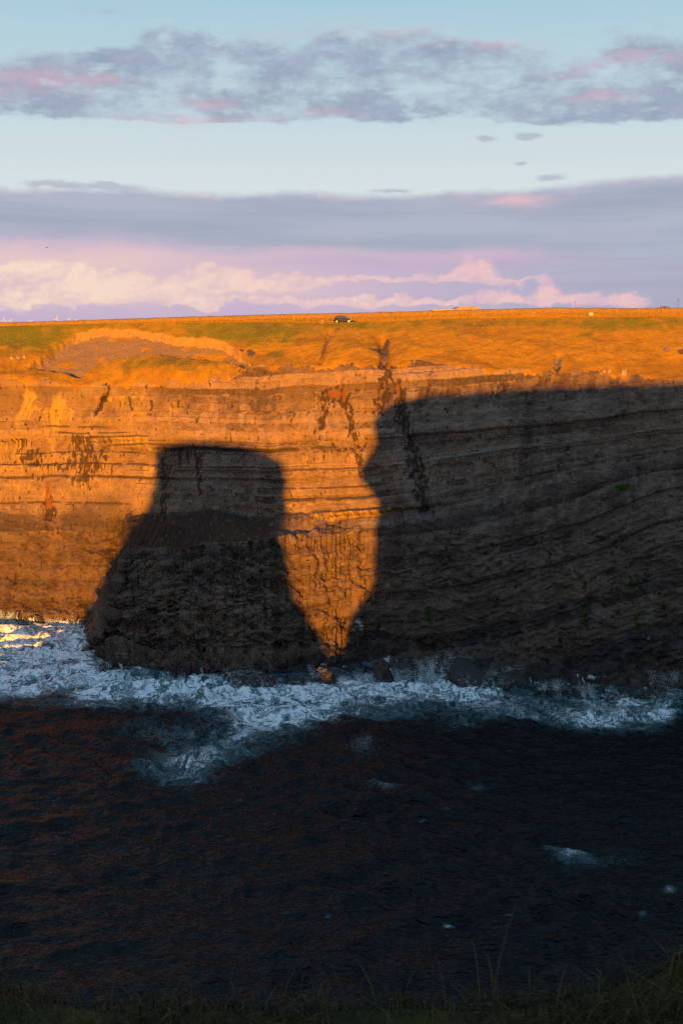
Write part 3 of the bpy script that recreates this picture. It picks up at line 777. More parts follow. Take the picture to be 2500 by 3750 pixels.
def cliff_material():
    m, nt, bs = new_mat('layered_cliff_rock_and_turf')
    p = geo_pos(nt)
    A = lambda k: attr(nt, k)
    rock, n1, n2 = rock_colour(nt, p, A('tone'), A('darklow'), A('stain_shade'), A('rust'), A('lichen'), A('moss'), A('white'), A('wet'), A('pale'), A('shale_shade'), A('gold'))
    g1 = noise(nt, p, .35, 5, .6); g2 = noise(nt, vmul(nt, p, (1, 1, 1.8)), 2.2, 6, .68); g3 = noise(nt, p, 7.0, 3, .6)
    gg = (A('green') * 1.2 + (g1 - .5) * 1.8 + (g2 - .5) * 1.6).sstep(.15, 1.0) * .9
    dry = mix(nt, (g2 * .7 + g3 * .3).lstep(.30, .66), G_MID, G_DRY)
    gr = mix(nt, gg, dry, mix(nt, g2.lstep(.3, .7), G_GREEN, (.22, .19, .013)))
    gr = mix(nt, (g1 * .6 + g2 * .4 + A('wear') * .25 - .07).sstep(.52, .70) * .45, gr, (.17, .082, .022))
    sc = mix(nt, noise(nt, p, 5.0, 4, .7).lstep(.35, .65), (.14, .088, .050), (.25, .16, .092))
    sc = mix(nt, voro(nt, p, 2.2).sstep(.10, .30) * .6, (.30, .20, .12), sc)
    soil = mix(nt, g2.lstep(.3, .7), (.30, .17, .055), (.46, .27, .085))
    c = mix(nt, (A('grass') + (g2 - .5) * .5).sstep(.35, .65), rock, gr)
    c = mix(nt, (A('scree') + (g2 - .5) * .6).sstep(.35, .65), c, sc)
    c = mix(nt, A('scarp').sstep(.3, .7), c, soil)
    fo = (A('foam') + (n2 - .5) * .6).sstep(.35, .75)
    c = mix(nt, fo, c, (.62, .68, .68))
    setin(nt, bs, 'Base Color', c)
    r = A('wet') * -.38 + .85
    setin(nt, bs, 'Roughness', r.max(fo * .8)); setin(nt, bs, 'Specular IOR Level', A('wet') * .12 + .12)
    h = noise(nt, vmul(nt, p, (1, 1, 3.0)), 2.5, 5, .7) + A('grass') * g3 * .6
    bump(nt, bs, h, .9, .30)
    return m
CLIFF_M = cliff_material()
attrs = mask_attrs(dict(tone=tonef, darklow=dark_low, stain_shade=stain_shade, rust=rust, lichen=lich, moss=moss, white=white, wet=wet, pale=pale, shale_shade=shale_shade, gold=np.clip(sst(ZZ, 20, 28) * (1 - sst(U, 480, 760)) * (.75 + .9 * pat2) + .35 * sst(ZZ, 8, 26) * sst(U, 980, 1080) * (1 - sst(U, 1300, 1420)), 0, 1), grass=grass, green=green,
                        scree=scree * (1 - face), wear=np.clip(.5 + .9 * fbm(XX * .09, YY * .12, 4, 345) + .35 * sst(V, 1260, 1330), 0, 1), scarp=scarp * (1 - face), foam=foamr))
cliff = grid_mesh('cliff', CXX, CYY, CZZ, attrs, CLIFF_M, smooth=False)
link(cliff); tag(cliff, 'tall layered sea cliff with grassy slope along its rim', kind='structure')

# ================================================================= CLIFFTOP FIELD
bankt = [(-900, 1205), (0, 1182), (300, 1173), (600, 1163), (1000, 1152), (1250, 1147), (1500, 1141), (1750, 1134), (2050, 1127), (2300, 1129), (2500, 1128), (3500, 1128)]
YB = 292.0
vb = smooth1(curve(bankt, [v for _, v in bankt])(Q), 31)
Zb = z_at(vb + 15, np.full_like(Q, YB))
fy, fz_ = [], []
for t in np.linspace(0, 1, 90):
    y = CYY[-1] * (1 - t) + YB * t
    z = CZZ[-1] * (1 - t) + Zb * t + (-.35 * math.sin(math.pi * t))
    amp = min(1, t * 6) * (1 if t < .97 else .4)
    z = z + amp * (.22 * fbm(Q * y * .16, y * .20, 4, 500) + .10 * fbm(Q * y * .8, y * .9, 2, 505))
    fy.append(y); fz_.append(z)
last = fz_[-1]
for d, dz_ in ((2, .0), (6, -.1), (20, -.4), (60, -1.0), (160, -2.0), (400, -5), (1000, -12), (2500, -25), (6000, -45), (14000, -70)):
    fy.append(np.full_like(Q, YB + d)); fz_.append(np.maximum(last + dz_, 2.0))
FY = np.array(fy); FZ = np.array(fz_); FX = Q[None, :] * FY
FX[0], FY[0], FZ[0] = CXX[-1], CYY[-1], CZZ[-1]
fU, fV = project(FX, FY, FZ)
fgreen = np.clip(.28 * np.exp(-((FY - FY[0] - 9) / 14) ** 2) + .35 * fbm(FX * .05, FY * .03, 3, 510) + .15, 0, 1)
def field_material():
    m, nt, bs = new_mat('pasture_turf')
    p = geo_pos(nt)
    g1 = noise(nt, p, .12, 4, .6); g2 = noise(nt, p, 1.6, 6, .65); g3 = noise(nt, p, 6, 3, .6)
    gg = (attr(nt, 'green') * 1.3 + (g1 - .5) * 1.0 + (g2 - .5) * .6).sstep(.25, .8)
    c = mix(nt, g2.lstep(.3, .7), G_MID, G_DRY)
    c = mix(nt, gg, c, mix(nt, g2.lstep(.35, .65), (.10, .125, .012), (.22, .19, .016)))
    c = mix(nt, attr(nt, 'track').sstep(.3, .7) * .8, c, (.42, .27, .10))
    setin(nt, bs, 'Base Color', c); setin(nt, bs, 'Roughness', .9); setin(nt, bs, 'Specular IOR Level', .1)
    bump(nt, bs, g3 + g2, .8, .25)
    return m
FIELD_M = field_material()
track = np.exp(-((FY - (YB - 10)) / 5.0) ** 2) * sst(fU, 1000, 1500)
field = grid_mesh('clifftop_field', FX, FY, FZ, mask_attrs(dict(green=fgreen, track=track)), FIELD_M)
link(field); tag(field, 'rough pasture on top of the far cliff', kind='structure')
def field_z(x, y):
    q = x / y
    i = np.interp(q, Q, np.arange(len(Q))); i0 = int(i)
    col = FY[:, i0]
    return float(np.interp(y, col, FZ[:, i0]))
# ================================================================= NEAR HEADLAND AND SEA STACK (they cast the shade)
sa, ca = math.sin(SUN_AZ), math.cos(SUN_AZ)
TE = math.tan(SUN_EL)
# coarse copy of the far cliff to find where the shade has to fall
st_r, st_c = slice(0, NR, 3), slice(0, NC, 3)
gx, gy, gz = CXX[st_r, st_c], CYY[st_r, st_c], CZZ[st_r, st_c]
_v = np.stack([gx.ravel(), gy.ravel(), gz.ravel()], -1)
_i = np.arange(gx.size).reshape(gx.shape)
_f = np.stack([_i[:-1, :-1], _i[:-1, 1:], _i[1:, 1:], _i[1:, :-1]], -1).reshape(-1, 4)
_bvh = BVHTree.FromPolygons(_v.tolist(), _f.tolist())
def hit(u, v):
    a, b, c = ray(u, v); d = Vector((float(a), float(b), float(c))).normalized()
    loc, n, i, dist = _bvh.ray_cast(Vector((0, 0, CAMZ)), d)
    wd = -CAMZ / d.z if d.z < 0 else 1e9
    if loc is None or wd < dist: loc = Vector((0, 0, CAMZ)) + d * min(wd, 260)
    return loc
def to_st(p):
    """across the light / height carried back along the light to the camera's own distance"""
    s = p.x * ca - p.y * sa; w = p.x * sa + p.y * ca
    return s, p.z + w * TE
def from_st(s, t, w): 
    return s * ca + w * sa, -s * sa + w * ca, t - w * TE
K = 2500 / 1568
left_line = [(185, 1422), (213, 1388), (238, 1342), (256, 1285), (300, 1232), (330, 1182), (350, 1132), (358, 1090), (354, 1042), (372, 1026), (410, 1016), (480, 1013), (560, 1024),
             (618, 1040), (645, 1060), (655, 1085), (658, 1150), (655, 1200), (662, 1270), (666, 1330), (682, 1380), (715, 1428), (742, 1468), (752, 1500)]
right_line = [(786, 1500), (794, 1465), (802, 1415), (830, 1385), (853, 1352), (858, 1290), (861, 1220), (868, 1180), (871, 1160), (850, 1130), (826, 1101), (830, 1070), (860, 1022), (862, 995),
              (856, 966), (880, 936), (930, 916), (980, 908), (1100, 898), (1250, 888), (1400, 882), (1568, 877)]
LS = [to_st(hit(u * K, v * K)) for u, v in left_line]
RS = [to_st(hit(u * K, v * K)) for u, v in right_line]
def densify(pts, d):
    o = [pts[0]]
    for a, b in zip(pts[:-1], pts[1:]):
        n = max(1, int(math.hypot(b[0] - a[0], b[1] - a[1]) / d))
        o += [(a[0] + (b[0] - a[0]) * k / n, a[1] + (b[1] - a[1]) * k / n) for k in range(1, n + 1)]
    return np.array(o)

def headland_material():
    m, nt, bs = new_mat('headland_rock_and_turf')
    p = geo_pos(nt)
    n1 = noise(nt, vmul(nt, p, (1, 1, 2.5)), .5, 6, .6); n2 = noise(nt, vmul(nt, p, (1, 1, 4)), 2.4, 5, .65); g = noise(nt, p, 9, 5, .7)
    c = mix(nt, (n1 * .6 + n2 * .4).lstep(.32, .68), ROCK_D, ROCK_L)
    gr = mix(nt, (n1 * .5 + g * .5).lstep(.35, .65), (.018, .022, .006), (.06, .055, .016))
    geo = nt.nodes.new('ShaderNodeNewGeometry'); nz = sep(nt, geo.outputs['Normal'])[2]
    c = mix(nt, (nz + (n2 - .5) * .4).sstep(.45, .7), c, gr)
    setin(nt, bs, 'Base Color', c); setin(nt, bs, 'Roughness', .9); setin(nt, bs, 'Specular IOR Level', .1)
    bump(nt, bs, n2 + g * .5, .7, .1)
    return m
HEAD_M = headland_material()

# ---- the stack: a ridge of rock running along the light
sec = densify(LS, .9)
sec = sec + .55 * np.stack([fbm(sec[:, 1] * .45, sec[:, 0] * .45, 4, 590, .6), fbm(sec[:, 0] * .45 + 9, sec[:, 1] * .45, 4, 594, .6)], -1)
lo, hi = sec[0], sec[-1]
base_l = densify([(lo[0] - 7, -8), (lo[0] - 4, lo[1] - 6), tuple(lo)], 1.5)[:-1]
base_r = densify([tuple(hi), (hi[0] + 2.2, hi[1] - 2.6), (hi[0] + 6, -8)], 1.5)[1:]
sec = np.concatenate([base_l, sec, base_r])
cs = np.array([sec[:, 0].mean(), 10.0])
wss = np.linspace(-62, -26, 46)
SX, SY, SZ = [], [], []
for w in wss:
    e = abs((w + 44) / 18.0)
    k = 1 - .75 * max(0, e - .45) ** 2.2
    nse = np.abs(fbm(sec[:, 1] * .12 + 3, np.full(len(sec), w * .12), 4, 600)) * 3.0 * min(1, e * 3)
    dirc = sec - cs; ln = np.linalg.norm(dirc, axis=1)
    fac = (k * (ln - nse) / ln)
    s_ = cs[0] + dirc[:, 0] * fac; t_ = cs[1] + dirc[:, 1] * np.clip(fac, 0, 1)
    x, y, z = from_st(s_, t_, w)
    z = np.where(sec[:, 1] < -7, -6.0, z)
    SX.append(x); SY.append(y); SZ.append(z)
def cap(A, i):      # close an end
    return A
SX, SY, SZ = np.array(SX), np.array(SY), np.array(SZ)
def endrows(A, j, c, n=7, sgn=1):
    r = []
    for k in range(1, n + 1): r.append(A[j] * (1 - k / n) + c * (k / n))
    return r
c0 = from_st(cs[0], 8, wss[0] - 4); c1_ = from_st(cs[0], 8, wss[-1] + 4)
SX = np.array(endrows(SX, 0, c0[0])[::-1] + list(SX) + endrows(SX, -1, c1_[0]))
SY = np.array(endrows(SY, 0, c0[1])[::-1] + list(SY) + endrows(SY, -1, c1_[1]))
SZ = np.array(endrows(SZ, 0, c0[2])[::-1] + list(SZ) + endrows(SZ, -1, c1_[2]))
stack = grid_mesh('sea_stack', SX, SY, SZ, None, HEAD_M)
link(stack); tag(stack, 'flat topped rock stack standing in the sea beside the near headland', kind='structure')

# ---- the headland under the photographer
secR = densify(RS, .9)
secR = secR + .6 * np.stack([fbm(secR[:, 1] * .4, secR[:, 0] * .4, 4, 596, .6), fbm(secR[:, 0] * .4 + 9, secR[:, 1] * .4, 4, 598, .6)], -1)
b0 = secR[0]
secR = np.concatenate([densify([(b0[0] - 5, -8), (b0[0] - 1.5, b0[1] - 5), tuple(b0)], 1.5)[:-1], secR])
i_top = int(np.argmax(secR[:, 1] > secR[:, 1].max() - 3.0))
wall = secR[secR[:, 0] < -22.0]; wall = secR[:i_top + 3]
topc = secR[i_top + 3:]
def top_t(s): return np.interp(s, np.append(topc[:, 0], 400), np.append(topc[:, 1], topc[-1, 1] + 2))
s_wall_end = wall[-1, 0]
s_top = np.concatenate([np.arange(s_wall_end + .5, -5, .8), np.arange(-5, 7, .11), np.arange(7, 60, 1.1), np.array([70, 90, 120, 170, 240, 340])])
ns = np.concatenate([wall[:, 0], s_top]); nt_ = np.concatenate([wall[:, 1], top_t(s_top)])
is_top = np.concatenate([np.zeros(len(wall)), np.ones(len(s_top))]) > .5
EYE = 1.62
def ground(x, y):
    """turf under and in front of the camera, height above the sea"""
    r = np.hypot(x, y)
    g = CAMZ - EYE - .10 * y + .035 * x
    g = g + .25 * sst(x, .35, 1.3) * sst(y, .8, 2.2) + .05 * fbm(x * 1.3, y * 1.3, 3, 700)
    return g
def front(s):
    """how far the headland reaches towards the far cliff"""
    return 2.40 + .62 * sst(s, .3, 1.5) - .06 * sst(-s, .0, 1.0) + .16 * fbm(s * .9, s * 0, 3, 710) - .9 * sst(-s, 2.5, 9) * 3 - 5.0 * sst(s, 4, 12)
ws = np.concatenate([[-140, -115, -95, -80, -70, -60, -52, -45, -38, -32, -27, -22, -18, -15, -12, -10, -8, -6, -4.5, -3.2, -2.2, -1.4, -.7], np.linspace(0, 1, 34)])
HX, HY, HZ = [], [], []
fr_ = front(ns)
for j, w in enumerate(ws):
    if j >= len(ws) - 34: wj = fr_ * w if w > 0 else fr_ * 0.0
    else: wj = np.full_like(ns, w)
    nse = np.abs(fbm(nt_ * .11 + 9, wj * .11, 4, 620)) * 3.2 * np.clip(np.abs(wj + 18) / 10, 0, 1)
    s_ = ns + np.where(is_top, 0, nse)
    x, y, z = from_st(s_, nt_, wj)
    # the ground dips towards the photographer near the front
    tblend = sst(wj, -17, -1.5) * is_top * np.exp(-np.maximum(0, np.abs(ns) - 9) / 14)
    gz_ = ground(x, y)
    hump = .25 * fbm(x * .25, y * .25, 3, 640) * is_top
    z = z * (1 - tblend) + gz_ * tblend - np.abs(hump) * (1 - tblend)
    z = np.where((nt_ < -7), -7.0, z)
    HX.append(x); HY.append(y); HZ.append(z)
lastx, lasty, lastz = HX[-1], HY[-1], HZ[-1]
s_in = float(wall[-1, 0])
for k in [.004, .01, .02, .035, .06, .1, .16, .25, .4, .6, .8, 1.0]:
    d = np.where(is_top, k * (lastz + 7), 0.0)
    fwd = .22 * min(1, k * 60) + 2.0 * k
    side = np.where(is_top, 0.0, (s_in + .7 - ns) * k)            # the end of the ridge closes sideways
    HX.append(lastx + sa * fwd + ca * side); HY.append(lasty + ca * fwd - sa * side); HZ.append(lastz - d)
_sd = np.where(is_top, 0.0, (s_in + .7 - ns))
HX, HY, HZ = [HX[0] + ca * _sd] + HX, [HY[0] - sa * _sd] + HY, [np.where(is_top, -7.0, HZ[0])] + HZ      # and the landward end
HX, HY, HZ = np.array(HX), np.array(HY), np.array(HZ)
headland = grid_mesh('headland', HX, HY, HZ, None, HEAD_M, flip=True)
link(headland); tag(headland, 'dark turf headland edge in the foreground shade', kind='structure')

# ================================================================= SEA
xs_f = np.arange(-84, 84.01, .27); 
def grow(a, s, lim, g=1.13):
    o = []
    while abs(a) < lim:
        a += s; s *= g; o.append(a)
    return o
xs = np.array(grow(-84, -.27, 12000)[::-1] + list(xs_f) + grow(84, .27, 12000))
ys = np.array(grow(92, -.3, 12000)[::-1] + list(np.arange(92, 212, .30)) + grow(212, .4, 700))
WX, WY = np.meshgrid(xs, ys)
wU, wV = project(WX, WY, np.zeros_like(WX)); vis = (WY > 40)
wU = np.where(vis, wU, 99999); wV = np.where(vis, wV, 99999)
# swell and chop
def wave(dx_, dy_, L, amp, sharp=1.0, ph=0.0):
    k = 2 * math.pi / L; n = math.hypot(dx_, dy_)
    arg = k * (WX * dx_ + WY * dy_) / n + ph + 4.2 * fbm(WX / L * .28, WY / L * .28, 3, 800 + int(L * 10))
    amp = amp * np.clip(1 + 1.6 * fbm(WX / L * .22 + 5, WY / L * .3, 2, 810 + int(L * 10)), .15, 2)
    return amp * (2 * ((np.sin(arg) + 1) / 2) ** sharp - 1)
near = np.exp(-np.maximum(0, np.abs(WX) - 90) / 200) * np.exp(-np.maximum(0, np.abs(WY - 150) - 70) / 200)
amp_n = .55 + .6 * sst(fbm(WX * .03, WY * .03, 3, 820), -.3, .4)
WZ = wave(.25, 1, 17, .16, 1.3) + amp_n * (wave(-.35, 1, 7.3, .24, 1.8, 1) + wave(.6, 1, 4.4, .25, 1.9, 2) + wave(-.15, 1, 3.1, .15, 1.8, 3))
WZ = WZ + .2 * fbm(WX * .22, WY * .3, 4, 830) + .34 * ridged(WX * .26, WY * .55, 3, 840, .5) 
WZ = WZ * near
# foam density drawn from the photograph, then broken up
du_, dv_ = 110 * fbm(WX * .05, WY * .05, 5, 850, .6), 48 * fbm(WX * .05, WY * .05, 5, 855, .6)
fu, fv_ = wU + du_, wV + dv_
cove = sst(polysd(fu, fv_, [(-400, 2240), (420, 2260), (360, 2330), (345, 2420), (560, 2470), (700, 2500), (560, 2560), (250, 2548), (-400, 2545)]), -60, 50)
band_pts = [(250, 2480), (560, 2490), (800, 2500), (1080, 2525), (1300, 2495), (1420, 2440), (1560, 2470), (1780, 2500), (1850, 2545), (1700, 2580), (1540, 2585), (1380, 2570), (1150, 2612), (950, 2630), (760, 2592), (500, 2562), (250, 2555)]
band = sst(polysd(fu, fv_, band_pts), -62, 34)
right = sst(polysd(fu, fv_, [(1500, 2520), (1900, 2530), (2200, 2545), (2380, 2500), (2900, 2480), (2900, 2560), (2480, 2590), (2450, 2650), (2250, 2680), (1900, 2630), (1600, 2600)]), -60, 50)
tail = .50 * ell(fu, fv_, 1000, 2660, 140, 60) + .46 * ell(fu, fv_, 860, 2730, 210, 80, -25) + .50 * ell(fu, fv_, 640, 2790, 190, 50, -5) + .42 * ell(fu, fv_, 680, 2850, 130, 36) + .35 * ell(fu, fv_, 600, 2680, 180, 50)
misc = .62 * ell(fu, fv_, 2075, 3135, 90, 28, 8) + .18 * ell(fu, fv_, 2230, 3150, 150, 30, 5) + .5 * ell(fu, fv_, 1430, 2870, 60, 18) + .42 * ell(fu, fv_, 1760, 2870, 70, 16) + .5 * ell(fu, fv_, 1680, 2660, 110, 24) + .5 * ell(fu, fv_, 2180, 2640, 90, 26) + .4 * ell(fu, fv_, 1330, 2720, 60, 40) + .35 * ell(fu, fv_, 1380, 2620, 260, 20) + .32 * ell(fu, fv_, 300, 2590, 300, 22) + .35 * ell(fu, fv_, 2420, 2620, 80, 40)
dens = np.maximum.reduce([.90 * cove + .1 * band, 1.0 * band, .62 * right]) + tail * 1.0 + misc
dens = np.clip(1.24 * dens * (.90 + .5 * fbm(WX * .10, WY * .08, 4, 860)) + .12 * dens * fbm(WX * .4, WY * .5, 3, 865), 0, 1)
shore = np.exp(-np.abs(WY - np.interp(WX / np.maximum(WY, 1), Q, Yw)) / 2.0) * vis
dens = np.clip(dens + .25 * shore, 0, 1)
for cu_, cv_, r_ in ((1640, 3380, 12), (770, 3170, 7), (1635, 2972, 7), (1548, 3005, 6), (1860, 3345, 7), (450, 3580, 6), (2450, 3255, 14), (100, 3560, 6), (210, 3058, 5), (880, 2935, 7), (1005, 2985, 6), (1200, 3355, 6), (2350, 3360, 6)):
    dens = np.maximum(dens, .8 * ell(wU + 12 * fbm(WX * 1.5, WY * 1.5, 2, 870), wV, cu_, cv_, r_ * 1.6, r_ * .7))
WZ = WZ + np.clip(dens, 0, 1) * (.55 * fbm(WX * .22, WY * .28, 4, 880) + .34 * ridged(WX * .35, WY * .5, 2, 885) + .1) * near

WZ = WZ + np.clip(dens - .25, 0, 1) * wave(-.15, 1, 6.5, .42, 2.2, .5) * near

def sea_material():
    m, nt, bs = new_mat('sea_water_with_foam')
    p = geo_pos(nt); d = attr(nt, 'foam')
    warp = noise(nt, vmul(nt, p, (1, 1, 0)), .16, 5, .6)
    px_, py_, _ = sep(nt, p)
    pw = comb(nt, px_ + (warp - .5) * 16.0, py_ + (noise(nt, p, .14, 5, .6) - .5) * 16.0, 0.0)
    n1 = noise(nt, vmul(nt, pw, (.75, 1.3, 1)), .38, 5, .6, .7)
    r1 = 1.0 - ((noise(nt, vmul(nt, pw, (.7, 1.25, 1)), .42, 2, .5, .9) - .5).abs() * 5.0).clamp()
    r2 = 1.0 - ((noise(nt, vmul(nt, pw, (.8, 1.3, 1)), 1.0, 1.5, .5, .7) - .5).abs() * 5.0).clamp()
    pat = n1 * .5 + r1 * .28 + r2 * .22
    thr = d.lstep(0.0, 1.0, .98, .30)
    foam = pat.sstep(thr - .04, thr + .34)
    thin = pat.sstep(thr - .34, thr + .06) * d.lstep(.0, .3)
    water = mix(nt, thin * .85, (.0085, .0082, .0080), (.07, .145, .160))
    c = mix(nt, foam, water, mix(nt, (r1.pow(2.0) * .55 + r2.pow(2.0) * .5 + (n1 - .5) * 1.2).sstep(0.0, .75), (.30, .52, .57), (.94, .98, .99)))
    setin(nt, bs, 'Base Color', c)
    setin(nt, bs, 'Roughness', foam * .42 + .30); setin(nt, bs, 'IOR', 1.33); setin(nt, bs, 'Specular IOR Level', .36)
    h = noise(nt, vmul(nt, p, (.7, 1.5, 1)), .55, 3.5, .55, .5) * 1.3 + (1.0 - (noise(nt, vmul(nt, p, (.6, 1.4, 1)), .8, 2, .5, .6) - .5).abs() * 4.0) * .35
    bump(nt, bs, h * (1.0 - foam * .75), 1.0, .62)
    return m
SEA_M = sea_material()
sea = grid_mesh('sea', WX, WY, WZ, dict(foam=dens), SEA_M)
link(sea); tag(sea, 'dark choppy sea with white surf below the cliff', kind='structure')
# ================================================================= THINGS ON THE CLIFFTOP
rnd = random.Random(11)
def empty(name, loc, rz=0.0):
    o = bpy.data.objects.new(name, None); o.empty_display_size = .3
    o.location = loc; o.rotation_euler = (0, 0, rz); COL.objects.link(o); return o

class MB:
    """collects simple solids into one mesh"""
    def __init__(s): s.v, s.f = [], []
    def add(s, v, f):
        o = len(s.v); s.v += [tuple(p) for p in v]; s.f += [tuple(i + o for i in q) for q in f]; return s
    def box(s, x0, x1, y0, y1, z0, z1):
        return s.add([(x0, y0, z0), (x1, y0, z0), (x1, y1, z0), (x0, y1, z0), (x0, y0, z1), (x1, y0, z1), (x1, y1, z1), (x0, y1, z1)],
                     [(3, 2, 1, 0), (4, 5, 6, 7), (0, 1, 5, 4), (1, 2, 6, 5), (2, 3, 7, 6), (3, 0, 4, 7)])
    def prism(s, poly, y0, y1):
        n = len(poly)
        v = [(x, y0, z) for x, z in poly] + [(x, y1, z) for x, z in poly]
        return s.add(v, [tuple(range(n))[::-1], tuple(range(n, 2 * n))] + [(i, (i + 1) % n, n + (i + 1) % n, n + i) for i in range(n)])
    def tube(s, pts, rad, n=8):
        pts = [Vector(p) for p in pts]; rad = rad if isinstance(rad, (list, tuple)) else [rad] * len(pts)
        rings = []
        for i, p in enumerate(pts):
            d = (pts[min(i + 1, len(pts) - 1)] - pts[max(i - 1, 0)]).normalized()
            a = d.orthogonal().normalized(); b = d.cross(a)
            rings.append([p + (a * math.cos(2 * math.pi * k / n) + b * math.sin(2 * math.pi * k / n)) * rad[i] for k in range(n)])
        v = [q for r in rings for q in r]; f = []
        for i in range(len(pts) - 1):
            for k in range(n): f.append((i * n + k, i * n + (k + 1) % n, (i + 1) * n + (k + 1) % n, (i + 1) * n + k))
        f.append(tuple(range(n))[::-1]); f.append(tuple((len(pts) - 1) * n + k for k in range(n)))
        return s.add(v, f)
    def build(s, name, mat, parent=None, smooth=False):
        me = bpy.data.meshes.new(name); me.from_pydata(s.v, [], s.f); me.update()
        if smooth: me.polygons.foreach_set('use_smooth', np.ones(len(me.polygons), bool))
        me.materials.append(mat)
        return link(bpy.data.objects.new(name, me), parent)

def on_field(u, v):
    """where the sight line through a photo pixel meets the field or slope"""
    a, b, c = ray(u, v); d = Vector((float(a), float(b), float(c))).normalized()
    best = None
    for bv in (_bvh, FIELD_BVH):
        loc, n, i, dist = bv.ray_cast(Vector((0, 0, CAMZ)), d)
        if loc is not None and (best is None or dist < best[1]): best = (loc, dist)
    return best[0] if best else None
_fx = np.stack([FX[:, ::2].ravel(), FY[:, ::2].ravel(), FZ[:, ::2].ravel()], -1); _ii = np.arange(FX[:, ::2].size).reshape(FX[:, ::2].shape)
FIELD_BVH = BVHTree.FromPolygons(_fx.tolist(), np.stack([_ii[:-1, :-1], _ii[:-1, 1:], _ii[1:, 1:], _ii[1:, :-1]], -1).reshape(-1, 4).tolist())
def drop(x, y):
    for bv in (FIELD_BVH, _bvh):
        loc, n, i, dist = bv.ray_cast(Vector((x, y, 200)), Vector((0, 0, -1)))
        if loc is not None: return loc.z
    return field_z(x, y)

# ---- bank along the skyline
nq = 900
bq = np.linspace(qof(-900, 1150), qof(3400, 1150), nq)
bx = bq * YB
bt = z_at(np.interp(bq, Q, vb), np.full(nq, YB)) + .22 * fbm(bx * .22, bx * 0, 4, 900) + .10 * fbm(bx * 1.3, bx * 0, 3, 905)
bb_ = np.array([field_z(x, YB) for x in bx]) - .25
prof = [(-1.15, 0.0), (-.95, .30), (-.62, .72), (-.42, .95), (-.15, 1.04), (.15, 1.02), (.45, .9), (.8, .4), (1.1, 0.0)]
BX = np.array([bx + .12 * fbm(bx * .8, bx * 0 + k, 2, 915) for k in range(len(prof))]); BY = np.array([YB + 1.5 + p + .20 * fbm(bx * .6, np.full(nq, k * .7), 3, 910) for k, (p, h) in enumerate(prof)])
BZ = np.array([bb_ + (bt - bb_) * h + (.10 * fbm(bx * .9, np.full(nq, k * .9), 3, 920) if 0 < k < 8 else 0) for k, (p, h) in enumerate(prof)])
def bank_material():
    m, nt, bs = new_mat('grassed_earth_bank')
    p = geo_pos(nt); n1 = noise(nt, vmul(nt, p, (1, 1, 1.6)), .8, 5, .65); n2 = noise(nt, p, 4.0, 4, .65)
    c = mix(nt, n1.lstep(.35, .65), (.17, .105, .022), (.30, .17, .035))
    c = mix(nt, (n2 * .6 + n1 * .4).sstep(.52, .66), c, (.075, .075, .018))
    geo = nt.nodes.new('ShaderNodeNewGeometry'); nz = sep(nt, geo.outputs['Normal'])[2]
    c = mix(nt, (nz + (n2 - .5) * .5).sstep(.72, .95) * .9, c, (.045, .048, .014))
    setin(nt, bs, 'Base Color', c); setin(nt, bs, 'Roughness', .95); bump(nt, bs, n2, .8, .15); return m
bank = grid_mesh('field_bank', BX, BY, BZ, None, bank_material())
link(bank); tag(bank, 'long low grassed bank running along the whole skyline', 'bank')

# ---- fence posts
POST_M = simple('weathered_pale_post', (.40, .27, .15), .85, .2, 6)
def post_mesh(h, r):
    b = MB().tube([(0, 0, -.25), (0, 0, h * .5), (.01, 0, h * .97), (.01, 0, h)], [r, r, r * .95, r * .6], 7)
    me = bpy.data.meshes.new('fence_post'); me.from_pydata(b.v, [], b.f); me.materials.append(POST_M); return me
pm = [post_mesh(.85, .07), post_mesh(1.0, .075), post_mesh(.5, .07)]
def post(u, y, k, label, group=None):
    q = qof(u, 1150); x = q * y
    o = bpy.data.objects.new('fence_post', pm[k]); link(o); o.location = (x, y, drop(x, y)); o.rotation_euler = (rnd.uniform(-.05, .05), rnd.uniform(-.06, .06), rnd.uniform(0, 3))
    tag(o, label, 'post', group); return o
u = 640.0
while u < 1230:
    post(u + rnd.uniform(-6, 6), YB - 3.2 + rnd.uniform(-.3, .3), 2, 'short stump of a post in the row before the bank, left of the car', 'post row left of the car'); u += rnd.choice((30, 44, 62, 75))
for u in (1808, 1873, 2029, 2075, 2120, 2253, 2335, 2424, 1695, 1560):
    post(u, YB - 2.2, 1, 'thin pale fence post against the skyline bank right of the car', 'posts along the bank right of the car')
o = post(1076, 262, 1, 'tall pale post standing alone between bank and red-jacketed person'); o.scale = (1.2, 1.2, 1.55)
o = post(1734, 262, 0, 'lone pale post in the field just right of the barn'); o.scale = (1.3, 1.3, 1.0)
o = post(1951, 258, 0, 'lone pale post midway between barn and white marker boards'); o.scale = (1.3, 1.3, 1.15)

# ---- pair of white marker boards
p = on_field(2163, 1152) or Vector((60, 240, 65)); y = 246.0; x = qof(2163, 1147) * y
mk = empty('marker_board', (x, y, drop(x, y))); tag(mk, 'pair of small white marker boards on a post in the right of the field', 'sign')
WHITE = simple('chalky_white_paint', (.48, .42, .34), .6, .1, 5)
MB().box(-.46, -.04, -.03, .03, .12, .82).build('board', WHITE, mk); MB().box(.05, .47, -.03, .03, .10, .80).build('board', WHITE, mk)
MB().box(-.045, .045, .035, .11, -.3, .86).build('post', POST_M, mk)

